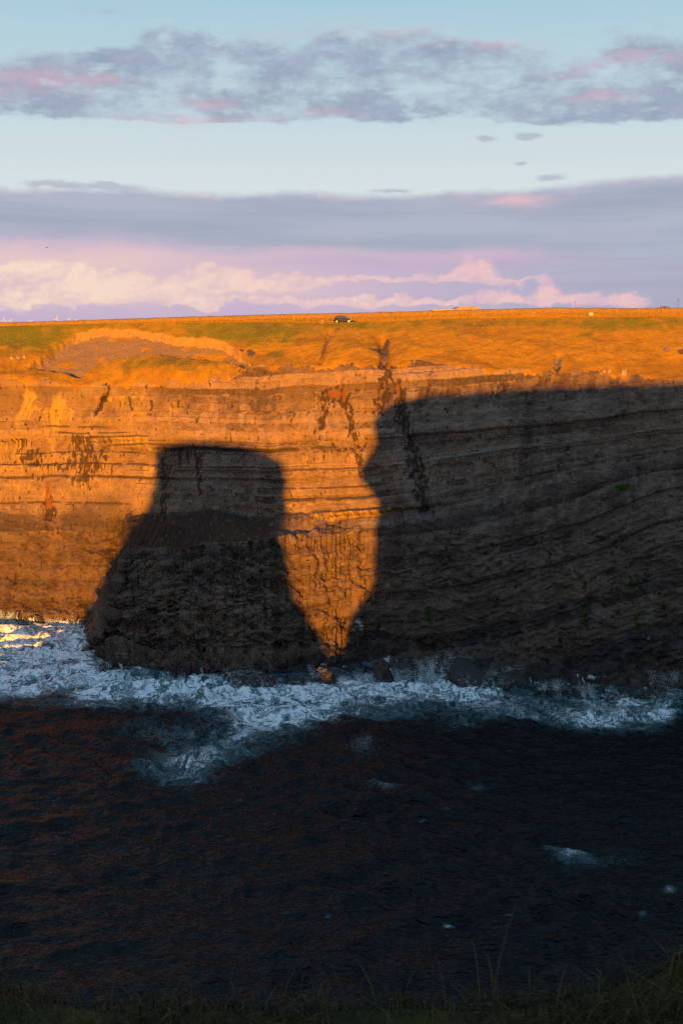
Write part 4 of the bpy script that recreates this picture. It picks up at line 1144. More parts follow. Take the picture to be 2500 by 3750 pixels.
# ---- barn and shed beyond the bank
TIN = simple('grey_corrugated_sheet', (.20, .17, .17), .55, .2, .5); LIME = simple('limewashed_wall', (.42, .30, .21), .9, .12, .8); DARKW = simple('dark_opening', (.03, .028, .03), .6)
yb_ = 520.0; xb = qof(1710, 1130) * yb_; zb_ = float(z_at(1152, yb_)); hw = 90 / F * yb_ / 2
bn = empty('barn', (xb, yb_, zb_)); tag(bn, 'grey round-roofed barn half hidden behind the skyline bank', 'barn')
zt_ = float(z_at(1122, yb_)) - zb_; ze = float(z_at(1136, yb_)) - zb_
MB().box(-hw * .96, hw * .96, 0, 16, -1.5, ze).build('wall', LIME, bn)
roof_p = [(-hw * 1.01, ze), (-hw * .97, ze + (zt_ - ze) * .35), (-hw * .80, zt_ * .5 + ze * .5 + .28), (-hw * .62, zt_ - .12), (-hw * .4, zt_), (hw * .55, zt_), (hw * .78, zt_ - .15), (hw * .95, ze + (zt_ - ze) * .45), (hw * 1.01, ze)]
rf = MB().prism(roof_p, -.4, 16.4).build('roof', TIN, bn)
for k in range(9):
    x = -hw * .55 + k * hw * .135
    MB().box(x - .04, x + .04, -.46, -.405, ze + .05, zt_ - .05).build('rib', TIN, rf)
MB().tube([(-hw * .72, 4, zt_ - .4), (-hw * .72, 4, zt_ + .9)], .07, 6).build('vent_pipe', TIN, bn)
xs_ = qof(1622, 1135) * 500; sh = empty('farm_shed', (xs_, 500, float(z_at(1150, 500)))); tag(sh, 'long low sunlit shed beside the left end of the barn', 'shed')
w_ = 78 / F * 500 / 2; hz = float(z_at(1134.5, 500)) - float(z_at(1150, 500))
MB().box(-w_, w_, 0, 6, -1.5, hz).build('wall', LIME, sh)
MB().prism([(-w_ - .2, hz), (w_ + .2, hz), (w_ * .98, hz + .22), (-w_ * .98, hz + .22)], -.25, 6.25).build('roof', LIME, sh)
for k in (-.6, -.1, .4): MB().box(w_ * k, w_ * k + 1.0, -.03, .0, hz - 1.3, hz - .4).build('window', DARKW, sh)

# ---- utility poles
WOODP = simple('dark_weathered_pole', (.10, .075, .06), .9, .2, 2)
def pole(u, vtop, y, label):
    x = qof(u, 1120) * y; z0 = field_z(x, y); zt2 = float(z_at(vtop, y))
    o = empty('utility_pole', (x, y, z0)); tag(o, label, 'pole')
    h = zt2 - z0
    MB().tube([(0, 0, -.6), (0, 0, h)], [.13, .09], 8).build('pole', WOODP, o)
    c = MB().box(-.7, .7, -.05, .05, h - .55, h - .43).build('crossarm', WOODP, o)
    for k in (-.6, 0, .6): MB().tube([(k, 0, h - .42), (k, 0, h - .26)], .035, 6).build('insulator', WHITE, c)
pole(2480, 1094, 420, 'wooden utility pole at the far right beside the round bush')
pole(2104, 1101, 640, 'faint distant utility pole above the skyline left of the round bush')

# ---- wind turbines on the far land
TURB = simple('white_turbine_paint', (.42, .40, .40), .5, .04, .01)
def turbine(u, vtop, y, ang, label):
    x = qof(u, 1170) * y; zhub = float(z_at(vtop + 4.5, y))
    o = empty('wind_turbine', (x, y, zhub - 62)); tag(o, label, 'wind turbine', 'wind turbines on the left horizon')
    MB().tube([(0, 0, -20), (0, 0, 30), (0, 0, 61)], [2.6, 2.0, 1.3], 10).build('tower', TURB, o, True)
    MB().box(-1.8, 1.8, -3.5, 5.5, 60.6, 64).build('nacelle', TURB, o)
    hub = MB().tube([(0, -3.6, 62.2), (0, -5.6, 62.2), (0, -6.4, 62.2)], [1.7, 1.5, .4], 8).build('hub', TURB, o)
    for k in range(3):
        a = ang + k * 2 * math.pi / 3; d = Vector((math.sin(a), 0, math.cos(a))); c = Vector((0, -4.6, 62.2)); s_ = Vector((math.cos(a), 0, -math.sin(a)))
        v = []
        for t, w in ((1.0, .7), (6, 1.7), (16, 1.1), (27, .25)):
            for sx, sy in ((-1, -.3), (1, -.3), (1, .3), (-1, .3)): v.append(c + d * t + s_ * (sx * w) + Vector((0, sy * w * .5, 0)))
        f = [(0, 1, 2, 3), (15, 14, 13, 12)] + [(i * 4 + j, i * 4 + (j + 1) % 4, i * 4 + 4 + (j + 1) % 4, i * 4 + 4 + j) for i in range(3) for j in range(4)]
        MB().add(v, f).build('blade', TURB, o)
for u, vt, y, a, lb in ((16, 1166, 8000, .1, 'leftmost distant wind turbine, at the picture edge'), (40, 1170, 8600, .7, 'second distant wind turbine from the left'), (114, 1173, 9000, 1.0, 'third distant wind turbine from the left, low behind the bank'),
                        (209, 1163, 7600, .25, 'tallest looking wind turbine, fourth from the left'), (256, 1166, 9300, .5, 'fifth distant wind turbine from the left'), (281, 1169, 9600, .9, 'rightmost distant wind turbine, only its blades above the bank')):
    turbine(u, vt, y, a, lb)

# ---- foliage clump helper
def leaf_cloud(name, mat, parent, n, fn, size, seed):
    r = np.random.RandomState(seed); c = np.array([fn(r) for _ in range(n)])
    d1 = r.randn(n, 3); d1 /= np.linalg.norm(d1, axis=1)[:, None]; d2 = np.cross(d1, r.randn(n, 3)); d2 /= np.linalg.norm(d2, axis=1)[:, None]
    s = size * (.6 + .8 * r.rand(n))[:, None]
    co = np.concatenate([c - d1 * s, c + d2 * s * .45, c + d1 * s, c - d2 * s * .45], 1).reshape(-1, 3)
    o = tri_soup(name, co, np.arange(4 * n).reshape(-1, 4), mat, dict(shade=np.repeat(r.rand(n), 4)))
    return link(o, parent)
def leaf_mat(name, a, b):
    m, nt, bs = new_mat(name); c = mix(nt, attr(nt, 'shade'), a, b)
    c = mix(nt, noise(nt, geo_pos(nt), 3.0, 3, .6).lstep(.35, .65) * .5, c, cscale(nt, c, .6))
    setin(nt, bs, 'Base Color', c); setin(nt, bs, 'Roughness', .8); setin(nt, bs, 'Specular IOR Level', .15); return m
yb2 = 330.0; xb2 = qof(2428, 1125) * yb2; zz2 = field_z(xb2, yb2)
sb_ = empty('bush', (xb2, yb2, zz2)); tag(sb_, 'low rounded brown bush on the skyline at the far right', 'bush')
ht = float(z_at(1118, yb2)) - zz2
def fdome(r):
    a = r.rand() * 6.283; k = r.rand() ** .5; h = (1 - k ** 2.2) * ht * (.55 + .45 * r.rand())
    return (math.cos(a) * k * 4.6, math.sin(a) * k * 2.0, max(.1, h - .3 * r.rand()))
leaf_cloud('foliage', leaf_mat('bush_leaves', (.10, .055, .03), (.21, .115, .05)), sb_, 1500, fdome, .22, 3)
stm = MB()
for k in range(7): a = k * .9; stm.tube([(0, 0, -.2), (math.cos(a) * 1.0, math.sin(a) * .6, ht * .4), (math.cos(a) * 2.4, math.sin(a) * 1.2, ht * .62)], [.07, .05, .02], 5)
stm.build('stem', WOODP, sb_)

# ================================================================= CAR
PAINT, _nt, _bs = new_mat('dark_blue_car_paint')
setin(_nt, _bs, 'Base Color', mix(_nt, noise(_nt, geo_pos(_nt), 2, 3).lstep(.3, .7), (.020, .022, .050), (.028, .029, .062))); setin(_nt, _bs, 'Roughness', .28); setin(_nt, _bs, 'Coat Weight', .6)
GLASS, _nt, _bs = new_mat('car_window_glass')
setin(_nt, _bs, 'Base Color', mix(_nt, noise(_nt, geo_pos(_nt), 1.5, 3).lstep(.3, .7), (.05, .05, .05), (.13, .125, .115))); setin(_nt, _bs, 'Roughness', .06); setin(_nt, _bs, 'Specular IOR Level', .8)
TYRE = simple('tyre_rubber', (.02, .02, .02), .9); RIM = simple('alloy_rim', (.62, .58, .52), .3, .1, 5, .8); LAMP = simple('lamp_lens', (.75, .75, .78), .15, .05, 5, 0, .8); TAIL = simple('tail_lamp_lens', (.55, .10, .06), .25, .1, 5)
TRIM = simple('black_trim', (.018, .018, .02), .6)
yc = 228.0; xc = qof(1258, 1165) * yc
car = empty('parked_car', (xc, yc, drop(xc, yc) + .02), math.radians(-17)); tag(car, 'dark blue estate car parked nose right on the clifftop grass', 'car')
# lengthwise stations: x, sill z, belt z, half width at sill, half width at belt
ST = [(-2.22, .50, .78, .60, .64), (-2.16, .34, .98, .74, .76), (-1.9, .27, 1.0, .82, .82), (-1.3, .25, 1.0, .86, .855), (-.4, .24, .98, .87, .865), (.5, .24, .96, .87, .86), (1.15, .25, .93, .86, .83), (1.6, .27, .86, .84, .78), (2.0, .30, .74, .78, .70), (2.2, .36, .64, .68, .60), (2.27, .42, .56, .52, .48)]
v, f = [], []
for x, z0, z1, w0, w1c in ST:
    zm = z0 * .45 + z1 * .55; wm = max(w0, w1c) + .02
    v += [(x, -w0 * .92, z0), (x, -wm, z0 + .14), (x, -wm, zm), (x, -w1c, z1), (x, -w1c * .55, z1 + .03), (x, w1c * .55, z1 + .03), (x, w1c, z1), (x, wm, zm), (x, wm, z0 + .14), (x, w0 * .92, z0)]
n = 10
for i in range(len(ST) - 1):
    for k in range(n): f.append((i * n + k, i * n + (k + 1) % n, (i + 1) * n + (k + 1) % n, (i + 1) * n + k))
f += [tuple(range(n)), tuple((len(ST) - 1) * n + k for k in range(n))[::-1]]
body = MB().add(v, f).build('body', PAINT, car, True)
# cabin: base ring and roof ring along the length
CB = [(-2.08, .99, .74), (-1.5, 1.01, .80), (-.4, 1.0, .82), (.5, .98, .80), (1.28, .93, .74)]
CT = [(-1.72, 1.46, .56), (-1.2, 1.54, .60), (-.4, 1.56, .61), (.15, 1.54, .60), (.42, 1.47, .56)]
rv, rfc = [], []
for x, z, w in CT: rv += [(x, -w, z), (x, -w * .5, z + .035), (x, w * .5, z + .035), (x, w, z)]
for x, z, w in CT: rv += [(x, -w, z - .05), (x, -w * .5, z - .03), (x, w * .5, z - .03), (x, w, z - .05)]
for i in range(4):
    for k in range(3):
        rfc.append((i * 4 + k, i * 4 + 4 + k, i * 4 + 5 + k, i * 4 + 1 + k)); rfc.append((20 + i * 4 + k, 20 + i * 4 + 1 + k, 20 + i * 4 + 5 + k, 20 + i * 4 + 4 + k))
    rfc.append((i * 4, 20 + i * 4, 24 + i * 4, 4 + i * 4)); rfc.append((i * 4 + 3, 7 + i * 4, 27 + i * 4, 23 + i * 4))
for k in range(3): rfc.append((k, k + 1, 21 + k, 20 + k)); rfc.append((16 + k, 36 + k, 37 + k, 17 + k))
MB().add(rv, rfc).build('roof', PAINT, car, True)
def lerp(a, b, t): return tuple(p + (q - p) * t for p, q in zip(a, b))
def cab(i, t, side, h):       # point on the cabin side at segment i, fraction t, height h
    b = lerp(CB[i], CB[i + 1], t); tt = lerp(CT[i], CT[i + 1], t)
    x, z, w = lerp(b, tt, h); return (x, side * w, z)
for side in (-1, 1):
    for (i0, t0, i1, t1) in ((0, .25, 1, .30), (1, .40, 2, .12), (2, .22, 3, .70)):
        q = [cab(i0, t0, side, .10), cab(i1, t1, side, .10), cab(i1, t1, side, .9), cab(i0, t0, side, .9)]
        qo = [(x, y + side * .012, z) for x, y, z in q]; qi = [(x, y - side * .02, z) for x, y, z in q]
        MB().add(qi + qo, [(0, 1, 2, 3), (7, 6, 5, 4), (0, 4, 5, 1), (1, 5, 6, 2), (2, 6, 7, 3), (3, 7, 4, 0)]).build('side_window', GLASS, car)
    pl = MB()
    for i in range(4): pl.add([cab(i, 0, side, 0), cab(i, 1, side, 0), cab(i, 1, side, 1), cab(i, 0, side, 1)], [(0, 1, 2, 3) if side < 0 else (3, 2, 1, 0)])
    pl.build('door_frame', PAINT, car)
    MB().box(.95, 1.12, side * .98 - .09, side * .98 + .09, .95, 1.10).build('mirror', PAINT, car)
    MB().box(-.35, -.12, side * .885 - .02, side * .885 + .02, .80, .85).build('door_handle', TRIM, car); MB().box(.75, .98, side * .885 - .02, side * .885 + .02, .78, .83).build('door_handle', TRIM, car)
    hl = MB().add([(1.9, side * .76, .60), (2.19, side * .54, .52), (2.17, side * .52, .64), (1.86, side * .73, .76), (1.95, side * .80, .61), (2.25, side * .56, .52), (2.23, side * .55, .65), (1.90, side * .765, .78)],
                  [(0, 1, 2, 3), (7, 6, 5, 4), (0, 4, 5, 1), (1, 5, 6, 2), (2, 6, 7, 3), (3, 7, 4, 0)]).build('headlight', LAMP, car)
    MB().box(-2.24, -2.02, side * .70 - .075, side * .70 + .075, .74, 1.06).build('tail_light', TAIL, car)
for nm, (b0, b1), i0 in (('windscreen', (CB[4], CT[4]), 1), ('rear_window', (CB[0], CT[0]), -1)):
    o_ = .03 * i0
    q = [(lerp(b0, b1, .08)[0] + o_, -lerp(b0, b1, .08)[2] * .95, lerp(b0, b1, .08)[1]), (lerp(b0, b1, .08)[0] + o_, lerp(b0, b1, .08)[2] * .95, lerp(b0, b1, .08)[1]),
         (lerp(b0, b1, .93)[0] + o_, lerp(b0, b1, .93)[2] * .95, lerp(b0, b1, .93)[1]), (lerp(b0, b1, .93)[0] + o_, -lerp(b0, b1, .93)[2] * .95, lerp(b0, b1, .93)[1])]
    qi = [(x - 2 * o_, y, z - .02) for x, y, z in q]
    MB().add(q + qi, [(0, 1, 2, 3), (7, 6, 5, 4), (0, 4, 5, 1), (1, 5, 6, 2), (2, 6, 7, 3), (3, 7, 4, 0)]).build(nm, GLASS, car)
MB().box(-2.3, -2.1, -.70, .70, .34, .56).build('bumper', TRIM, car); MB().box(2.1, 2.31, -.62, .62, .32, .50).build('bumper', PAINT, car)
for sx in (-1.38, 1.36):
    for side in (-1, 1):
        w = MB().tube([(sx, side * .66, .31), (sx, side * .70, .31), (sx, side * .84, .31), (sx, side * .885, .31)], [.27, .315, .315, .28], 20).build('wheel', TYRE, car)
        MB().tube([(sx, side * .87, .31), (sx, side * .90, .31), (sx, side * .912, .31)], [.21, .20, .06], 14).build('rim', RIM, w)

# ================================================================= PERSON
def skinned(name, mat, parent, joints, edges, root=0, sub=2):
    me = bpy.data.meshes.new(name); me.from_pydata([j[:3] for j in joints], edges, []); o = bpy.data.objects.new(name, me); COL.objects.link(o)
    md = o.modifiers.new('skin', 'SKIN')
    for i, j in enumerate(joints):
        r = j[3] if isinstance(j[3], tuple) else (j[3], j[3]); me.skin_vertices[0].data[i].radius = r
        me.skin_vertices[0].data[i].use_root = (i == root)
    md.use_smooth_shade = True
    s = o.modifiers.new('sub', 'SUBSURF'); s.levels = sub; s.render_levels = sub
    dg = bpy.context.evaluated_depsgraph_get(); m2 = bpy.data.meshes.new_from_object(o.evaluated_get(dg))
    bpy.data.objects.remove(o); m2.name = name; m2.materials.clear(); m2.materials.append(mat)
    m2.polygons.foreach_set('use_smooth', np.ones(len(m2.polygons), bool))
    return link(bpy.data.objects.new(name, m2), parent)
SKIN = simple('skin', (.50, .30, .20), .6, .08, 8); RED = simple('red_jacket_cloth', (.50, .022, .010), .8, .15, 6); PALE = simple('pale_trousers_cloth', (.30, .24, .19), .85, .15, 6); HAIR = simple('fair_hair', (.42, .26, .12), .7, .2, 20); SHOE = simple('walking_shoes', (.16, .11, .08), .8)
yp = 222.5; xp = qof(1180, 1185) * yp
per = empty('person', (xp, yp, drop(xp, yp) - .02), math.radians(8)); tag(per, 'person in red jacket and pale trousers standing left of the car', 'person')
J = [(0, 0, .93, (.14, .10)), (0, .01, 1.15, (.13, .09)), (0, .01, 1.38, (.15, .09)), (0, .0, 1.48, .055), (0, -.01, 1.56, .075), (0, -.015, 1.64, (.078, .095)), (0, -.01, 1.71, .06),
     (-.10, 0, .88, .085), (-.13, -.02, .50, .062), (-.15, .02, .10, .042), (-.155, -.10, .04, .04), (.10, 0, .88, .085), (.14, -.01, .50, .062), (.17, .03, .10, .042), (.18, -.09, .04, .04),
     (-.19, .01, 1.40, .058), (-.27, .04, 1.14, .046), (-.16, -.17, 1.06, .036), (-.06, -.24, 1.12, .03), (.19, .01, 1.40, .058), (.27, .04, 1.14, .046), (.16, -.17, 1.06, .036), (.06, -.24, 1.12, .03)]
ED = [(0, 1), (1, 2), (2, 3), (3, 4), (4, 5), (5, 6), (0, 7), (7, 8), (8, 9), (9, 10), (0, 11), (11, 12), (12, 13), (13, 14), (2, 15), (15, 16), (16, 17), (17, 18), (2, 19), (19, 20), (20, 21), (21, 22)]
skinned('body', SKIN, per, J, ED)
skinned('jacket', RED, per, [(0, 0, .84, (.205, .15)), (0, .01, 1.15, (.19, .135)), (0, .01, 1.36, (.19, .125)), (0, .005, 1.47, (.09, .08)), (-.20, .01, 1.39, .085), (-.28, .04, 1.14, .072), (-.17, -.16, 1.07, .058), (.20, .01, 1.39, .085), (.28, .04, 1.14, .072), (.17, -.16, 1.07, .058)],
        [(0, 1), (1, 2), (2, 3), (2, 4), (4, 5), (5, 6), (2, 7), (7, 8), (8, 9)])
skinned('trousers', PALE, per, [(0, 0, .94, (.165, .125)), (-.10, 0, .86, .115), (-.135, -.02, .50, .088), (-.15, .02, .12, .075), (.10, 0, .86, .115), (.145, -.01, .50, .088), (.172, .03, .12, .075)], [(0, 1), (1, 2), (2, 3), (0, 4), (4, 5), (5, 6)])
skinned('hair', HAIR, per, [(0, .035, 1.58, (.07, .06)), (0, .03, 1.67, (.088, .085)), (0, .005, 1.735, (.07, .075))], [(0, 1), (1, 2)])
for s in (-1, 1):
    skinned('shoe', SHOE, per, [(.16 * s, .06, .05, .05), (.163 * s, -.05, .045, .052), (.168 * s, -.15, .035, .04)], [(0, 1), (1, 2)], sub=1)

# ---- a bird before the cumulus
BIRD = simple('dark_plumage', (.06, .05, .05), .8)
yb3 = 150.0; a, b, c = ray(173, 907); k = yb3 / b
bd = empty('bird', (a * k, yb3, CAMZ + c * k)); tag(bd, 'tiny dark bird gliding before the cream cumulus at left', 'bird')
MB().tube([(-.16, 0, 0), (-.08, 0, .015), (.05, 0, .015), (.14, 0, 0), (.2, 0, -.005)], [.01, .04, .045, .03, .008], 8).build('body', BIRD, bd, True)
for s in (-1, 1):
    MB().add([(-.05, 0, .02), (.05, 0, .02), (.03, s * .2, .10), (-.04, s * .2, .10), (-.06, s * .42, .05), (-.045, 0, .012), (.045, 0, .012), (.025, s * .2, .09), (-.035, s * .2, .09), (-.055, s * .42, .046)],
             [(0, 1, 2, 3), (3, 2, 4), (8, 7, 6, 5), (9, 7, 8), (0, 5, 6, 1), (1, 6, 7, 2), (2, 7, 9, 4), (4, 9, 8, 3), (3, 8, 5, 0)]).build('wing', BIRD, bd)

# ================================================================= ROCKS
def rock_mesh(name, seed, sx, sy, sz, mat, sub=4, rough=.35, flat=.0):
    bm = bmesh.new(); bmesh.ops.create_icosphere(bm, subdivisions=sub, radius=1.0)
    co = np.array([v.co[:] for v in bm.verts])
    for k in range(9):      # planes cut facets
        r = np.random.RandomState(seed * 31 + k); d = r.randn(3); d[2] = abs(d[2]) * .8; d /= np.linalg.norm(d)
        lim = .50 + .28 * r.rand(); e = np.maximum(0, co @ d - lim); co = co - e[:, None] * d * .97
    n = fbm(co[:, 0] * 2.2 + co[:, 2] * 1.1 + seed, co[:, 1] * 2.2 - co[:, 2] * 1.7, 4, 1000 + seed)
    co = co * (1 + rough * n[:, None]) * np.array([sx, sy, sz])
    for v, c in zip(bm.verts, co): v.co = c
    me = bpy.data.meshes.new(name); bm.to_mesh(me); bm.free(); me.materials.append(mat)
    me.polygons.foreach_set('use_smooth', np.ones(len(me.polygons), bool))
    return me
def shore_mat():
    m, nt, bs = new_mat('wet_shore_rock')
    p = geo_pos(nt); n1 = noise(nt, vmul(nt, p, (1, 1, 2)), 1.0, 6, .65); n2 = noise(nt, p, 4.0, 4, .65)
    c = mix(nt, (n1 * .6 + n2 * .4).lstep(.35, .65), (.018, .014, .013), (.055, .042, .037))
    px_, py_, pz_ = sep(nt, p)
    vn = (noise(nt, comb(nt, px_ * 1.0 + (n1 - .5) * 2.5, py_ * .6, pz_ * .45), 1.1, 4, .6, .4) - .5).abs() * 5.0
    geo = nt.nodes.new('ShaderNodeNewGeometry'); nz = sep(nt, geo.outputs['Normal'])[2]
    wsh = (1.0 - vn).clamp() * attr(nt, 'none').lstep(-1, -.5, 0, 1) + (n2 - .5) * .3 + nz * .12 - pz_ * .06
    fo = wsh.sstep(.88, 1.12) * .9
    c = mix(nt, fo, c, (.66, .78, .80))
    setin(nt, bs, 'Base Color', c); setin(nt, bs, 'Roughness', .42); setin(nt, bs, 'Specular IOR Level', .3)
    bump(nt, bs, n1 + n2 * .4, .7, .15); return m
SHORE = shore_mat()
shore_list = [  # photo pixel, half width m, half height m, label
    (318, 2384, 1.6, .8, 'small wet black rock off the left tip of the promontory'), (376, 2448, 2.0, 1.2, 'wet black boulder in surf below the promontory tip'), (480, 2462, 1.9, .9, 'foam-ringed low rock right of the promontory tip'),
    (752, 2502, 1.5, .9, 'small dark rock in the middle of the white surf band'), (930, 2508, 8.0, 1.7, 'long flat rock slab veined with running water below the promontory'), (1085, 2512, 2.2, 1.0, 'dark rock at the right end of the long slab'),
    (1180, 2502, 3.0, 2.0, 'rounded rock laced with spray under the sunlit wedge'), (1392, 2500, 3.0, 2.5, 'steep dark rock left of the biggest breaking wave'), (1490, 2478, 4.0, 2.4, 'low rock awash beneath the biggest breaking wave'),
    (1585, 2455, 3.2, 2.6, 'boulder behind the biggest breaking wave'), (1735, 2500, 6.2, 3.6, 'large black boulder streaming with water right of the biggest wave'), (1868, 2510, 3.6, 2.6, 'black rock just right of the large streaming boulder'),
    (2020, 2545, 3.6, 1.6, 'low spray-swept rock midway along the right hand shore'), (2110, 2540, 2.4, 1.4, 'small dark rock right of the low spray-swept rock'), (2270, 2556, 3.0, 1.0, 'flat rock awash near the right edge of the surf'), (2372, 2552, 1.8, 1.0, 'small rock awash below the far right breaker')]
for i, (u, v, sx, sz, lb) in enumerate(shore_list):
    x, y = on_water(u, v); me = rock_mesh('shore_rock', i + 3, sx, max(1.6, sx * .6), sz * 1.3, SHORE)
    o = link(bpy.data.objects.new('shore_rock', me)); o.location = (x, y + max(.4, sx * .12), .15); o.rotation_euler = (0, 0, rnd.uniform(-.3, .3)); tag(o, lb, 'rock', 'rocks along the foot of the cliff')
PALER = simple('pale_sandstone', (.30, .20, .135), .9, .3, 3)
for i, (u, v, s, lb) in enumerate(((2212, 1362, .5, 'pale boulder on the right hand rim, left one of three'), (2230, 1362, .6, 'pale upright boulder on the right hand rim, middle of three'), (2284, 1370, 1.0, 'biggest pale boulder on the right hand rim, right of three'),
                                   (45, 1312, .6, 'pale stone low on the left grass slope, left one'), (68, 1311, .8, 'pale stone low on the left grass slope, middle one'), (92, 1309, .6, 'pale stone low on the left grass slope, right one'), (838, 1389, .6, 'pale stone on the rim under the grass tongue'))):
    p = hit(u, v); me = rock_mesh('boulder', 50 + i, s * .9, s * .8, s * .85, PALER, 3)
    o = link(bpy.data.objects.new('boulder', me)); o.location = p + Vector((0, .1, .15 * s)); o.rotation_euler = (0, 0, i * 1.3); tag(o, lb, 'boulder')

# scree stones in the slump hollow: one mass
r = np.random.RandomState(5); stones_v, stones_f = [], []
base = rock_mesh('stone', 77, 1, 1, 1, PALER, 1, .3); bv = np.array([v.co[:] for v in base.vertices]); bf = np.array([p.vertices[:] for p in base.polygons])
cnt = 0
while cnt < 900:
    u, v = r.uniform(110, 900), r.uniform(1205, 1350)
    if not inpoly(np.array([u]), np.array([v]), hol)[0]: continue
    p = hit(u, v); s = .06 + .22 * r.rand() ** 3
    stones_f.append(bf + len(stones_v) * len(bv)); stones_v.append(bv * s * (.7 + .6 * r.rand(3)) + np.array(p)); cnt += 1
bpy.data.meshes.remove(base)
o = tri_soup('scree_stones', np.concatenate(stones_v), np.concatenate(stones_f), simple('scree_stone', (.22, .16, .115), .95, .35, 4))
link(o); tag(o, 'loose grey stones strewn over the slumped hollow', kind='stuff')
# ================================================================= SPRAY
def spray_material():
    m, nt, bs = new_mat('sea_spray')
    setin(nt, bs, 'Base Color', mix(nt, noise(nt, geo_pos(nt), 2, 3).lstep(.3, .7), (.66, .80, .83), (.84, .93, .95))); setin(nt, bs, 'Roughness', .8)
    return m
r = np.random.RandomState(21)
sv, sf, ns_ = [], [], 0
# base pixel on the water, width m, height m, droplets
splashes = [(1385, 2500, 4, 1.6, 700), (1470, 2490, 6, 2.2, 900), (1560, 2495, 3.0, 5.5, 1500), (1600, 2500, 3, 3.2, 700), (1675, 2470, 6, 4.6, 1100), (1780, 2500, 5, 2.4, 700), (1860, 2505, 4, 3.6, 800), (2015, 2545, 3.5, 3.2, 800), (2150, 2550, 2.2, 2.8, 600), (2240, 2548, 2, 1.8, 400),
            (2430, 2525, 5, 3.4, 1000), (2490, 2520, 3, 2.4, 500), (1345, 2505, 4, 2.4, 700), (1170, 2500, 2.5, 3.2, 600), (1250, 2505, 3, 1.6, 400), (775, 2500, 2.5, 1.6, 400), (640, 2492, 3, 1.2, 300), (420, 2300, 4, 2.4, 700), (385, 2450, 3, 1.6, 400),
            (20, 2280, 5, 3.4, 1100), (80, 2282, 5, 2.4, 800), (150, 2284, 5, 1.8, 600), (230, 2284, 6, 1.8, 700), (300, 2284, 4, 1.2, 400), (480, 2465, 2, 1.2, 250), (880, 2510, 6, .8, 300)]
for u, v, wd, hg, n in splashes:
    n = int(n * 2.2)
    x, y = on_water(u, v)
    jets = max(6, int(wd * 3.0)); jx = r.uniform(-wd / 2, wd / 2, jets); jh = hg * (.35 + .65 * r.rand(jets)); jl = r.uniform(-.35, .35, jets)
    k = r.randint(0, jets, n); t = r.rand(n) ** 1.5
    px_ = x + jx[k] + jl[k] * jh[k] * t * 1.4 + r.randn(n) * (.12 + .40 * t); pz_ = jh[k] * (t * (1.9 - .9 * t)) + r.randn(n) * .08 - .05
    py_ = y + r.randn(n) * .5 + .5 * t
    s = (.012 + .042 * r.rand(n) ** 2.5) * (1.25 - .6 * t)
    d1 = np.stack([jl[k] * 1.2 + .35 * r.randn(n), .3 * r.randn(n), 1 + .3 * r.randn(n)], -1); d1 /= np.linalg.norm(d1, axis=1)[:, None]
    d2 = np.cross(d1, np.stack([.3 * r.randn(n), np.ones(n), .3 * r.randn(n)], -1)); d2 /= np.linalg.norm(d2, axis=1)[:, None]; d3 = np.cross(d1, d2)
    c = np.stack([px_, py_, np.maximum(pz_, .02)], -1); L = (s * (1.5 + 2.5 * r.rand(n)))[:, None]; w = s[:, None]
    tet = np.stack([c + d1 * L, c - d1 * L * .7 + d2 * w, c - d1 * L * .7 - d2 * w * .6 + d3 * w, c - d1 * L * .7 - d2 * w * .6 - d3 * w], 1)
    b_ = ns_ + np.arange(n)[:, None] * 4
    sf.append(np.concatenate([b_ + np.array([[0, 1, 2]]), b_ + np.array([[0, 2, 3]]), b_ + np.array([[0, 3, 1]]), b_ + np.array([[1, 3, 2]])])); sv.append(tet.reshape(-1, 3)); ns_ += 4 * n
o = tri_soup('spray', np.concatenate(sv), np.concatenate(sf), spray_material())
link(o); tag(o, 'white spray thrown up where surf meets the rocks', kind='stuff')

# ================================================================= GRASS
def blade_field(name, X, Y, Z, hgt, wid, lean, mat, seed, segs=3, toward=None):
    """curved tapering blades as one mesh"""
    r = np.random.RandomState(seed); n = len(X)
    az = r.rand(n) * 2 * np.pi; d = np.stack([np.cos(az), np.sin(az), 0 * az], -1); s = np.stack([-np.sin(az), np.cos(az), 0 * az], -1)
    rows_ = []
    base_ = np.stack([X, Y, Z], -1)
    for k in range(segs + 1):
        t = k / segs
        c = base_ + np.array([0, 0, 1.0]) * (hgt * t * (1 - .35 * lean * t))[:, None] + d * (hgt * lean * t * t)[:, None]
        w = (wid * (1 - t) ** .7 * .5 + .0004)[:, None]
        rows_ += [c - s * w, c + s * w]
    co = np.stack(rows_, 1).reshape(-1, 3); m = 2 * (segs + 1)
    b_ = np.arange(n)[:, None] * m
    f = np.concatenate([b_ + np.array([[2 * k, 2 * k + 1, 2 * k + 3, 2 * k + 2]]) for k in range(segs)])
    sh = np.repeat(r.rand(n), m); tt = np.tile(np.repeat(np.linspace(0, 1, segs + 1), 2), n)
    o = tri_soup(name, co, f, mat, dict(shade=sh, along=tt), True)
    return o
def blade_mat(name, lo, hi, tip, tipw):
    m, nt, bs = new_mat(name); sh = attr(nt, 'shade')
    c = mix(nt, sh, lo, hi); c = mix(nt, sh.sstep(.80, .95) * attr(nt, 'along').sstep(.1, .8) * tipw, c, tip)
    c = mix(nt, noise(nt, geo_pos(nt), 2.0, 3).lstep(.35, .65) * .4, c, cscale(nt, c, .6))
    setin(nt, bs, 'Base Color', c); setin(nt, bs, 'Roughness', .7); setin(nt, bs, 'Specular IOR Level', .2)
    return m
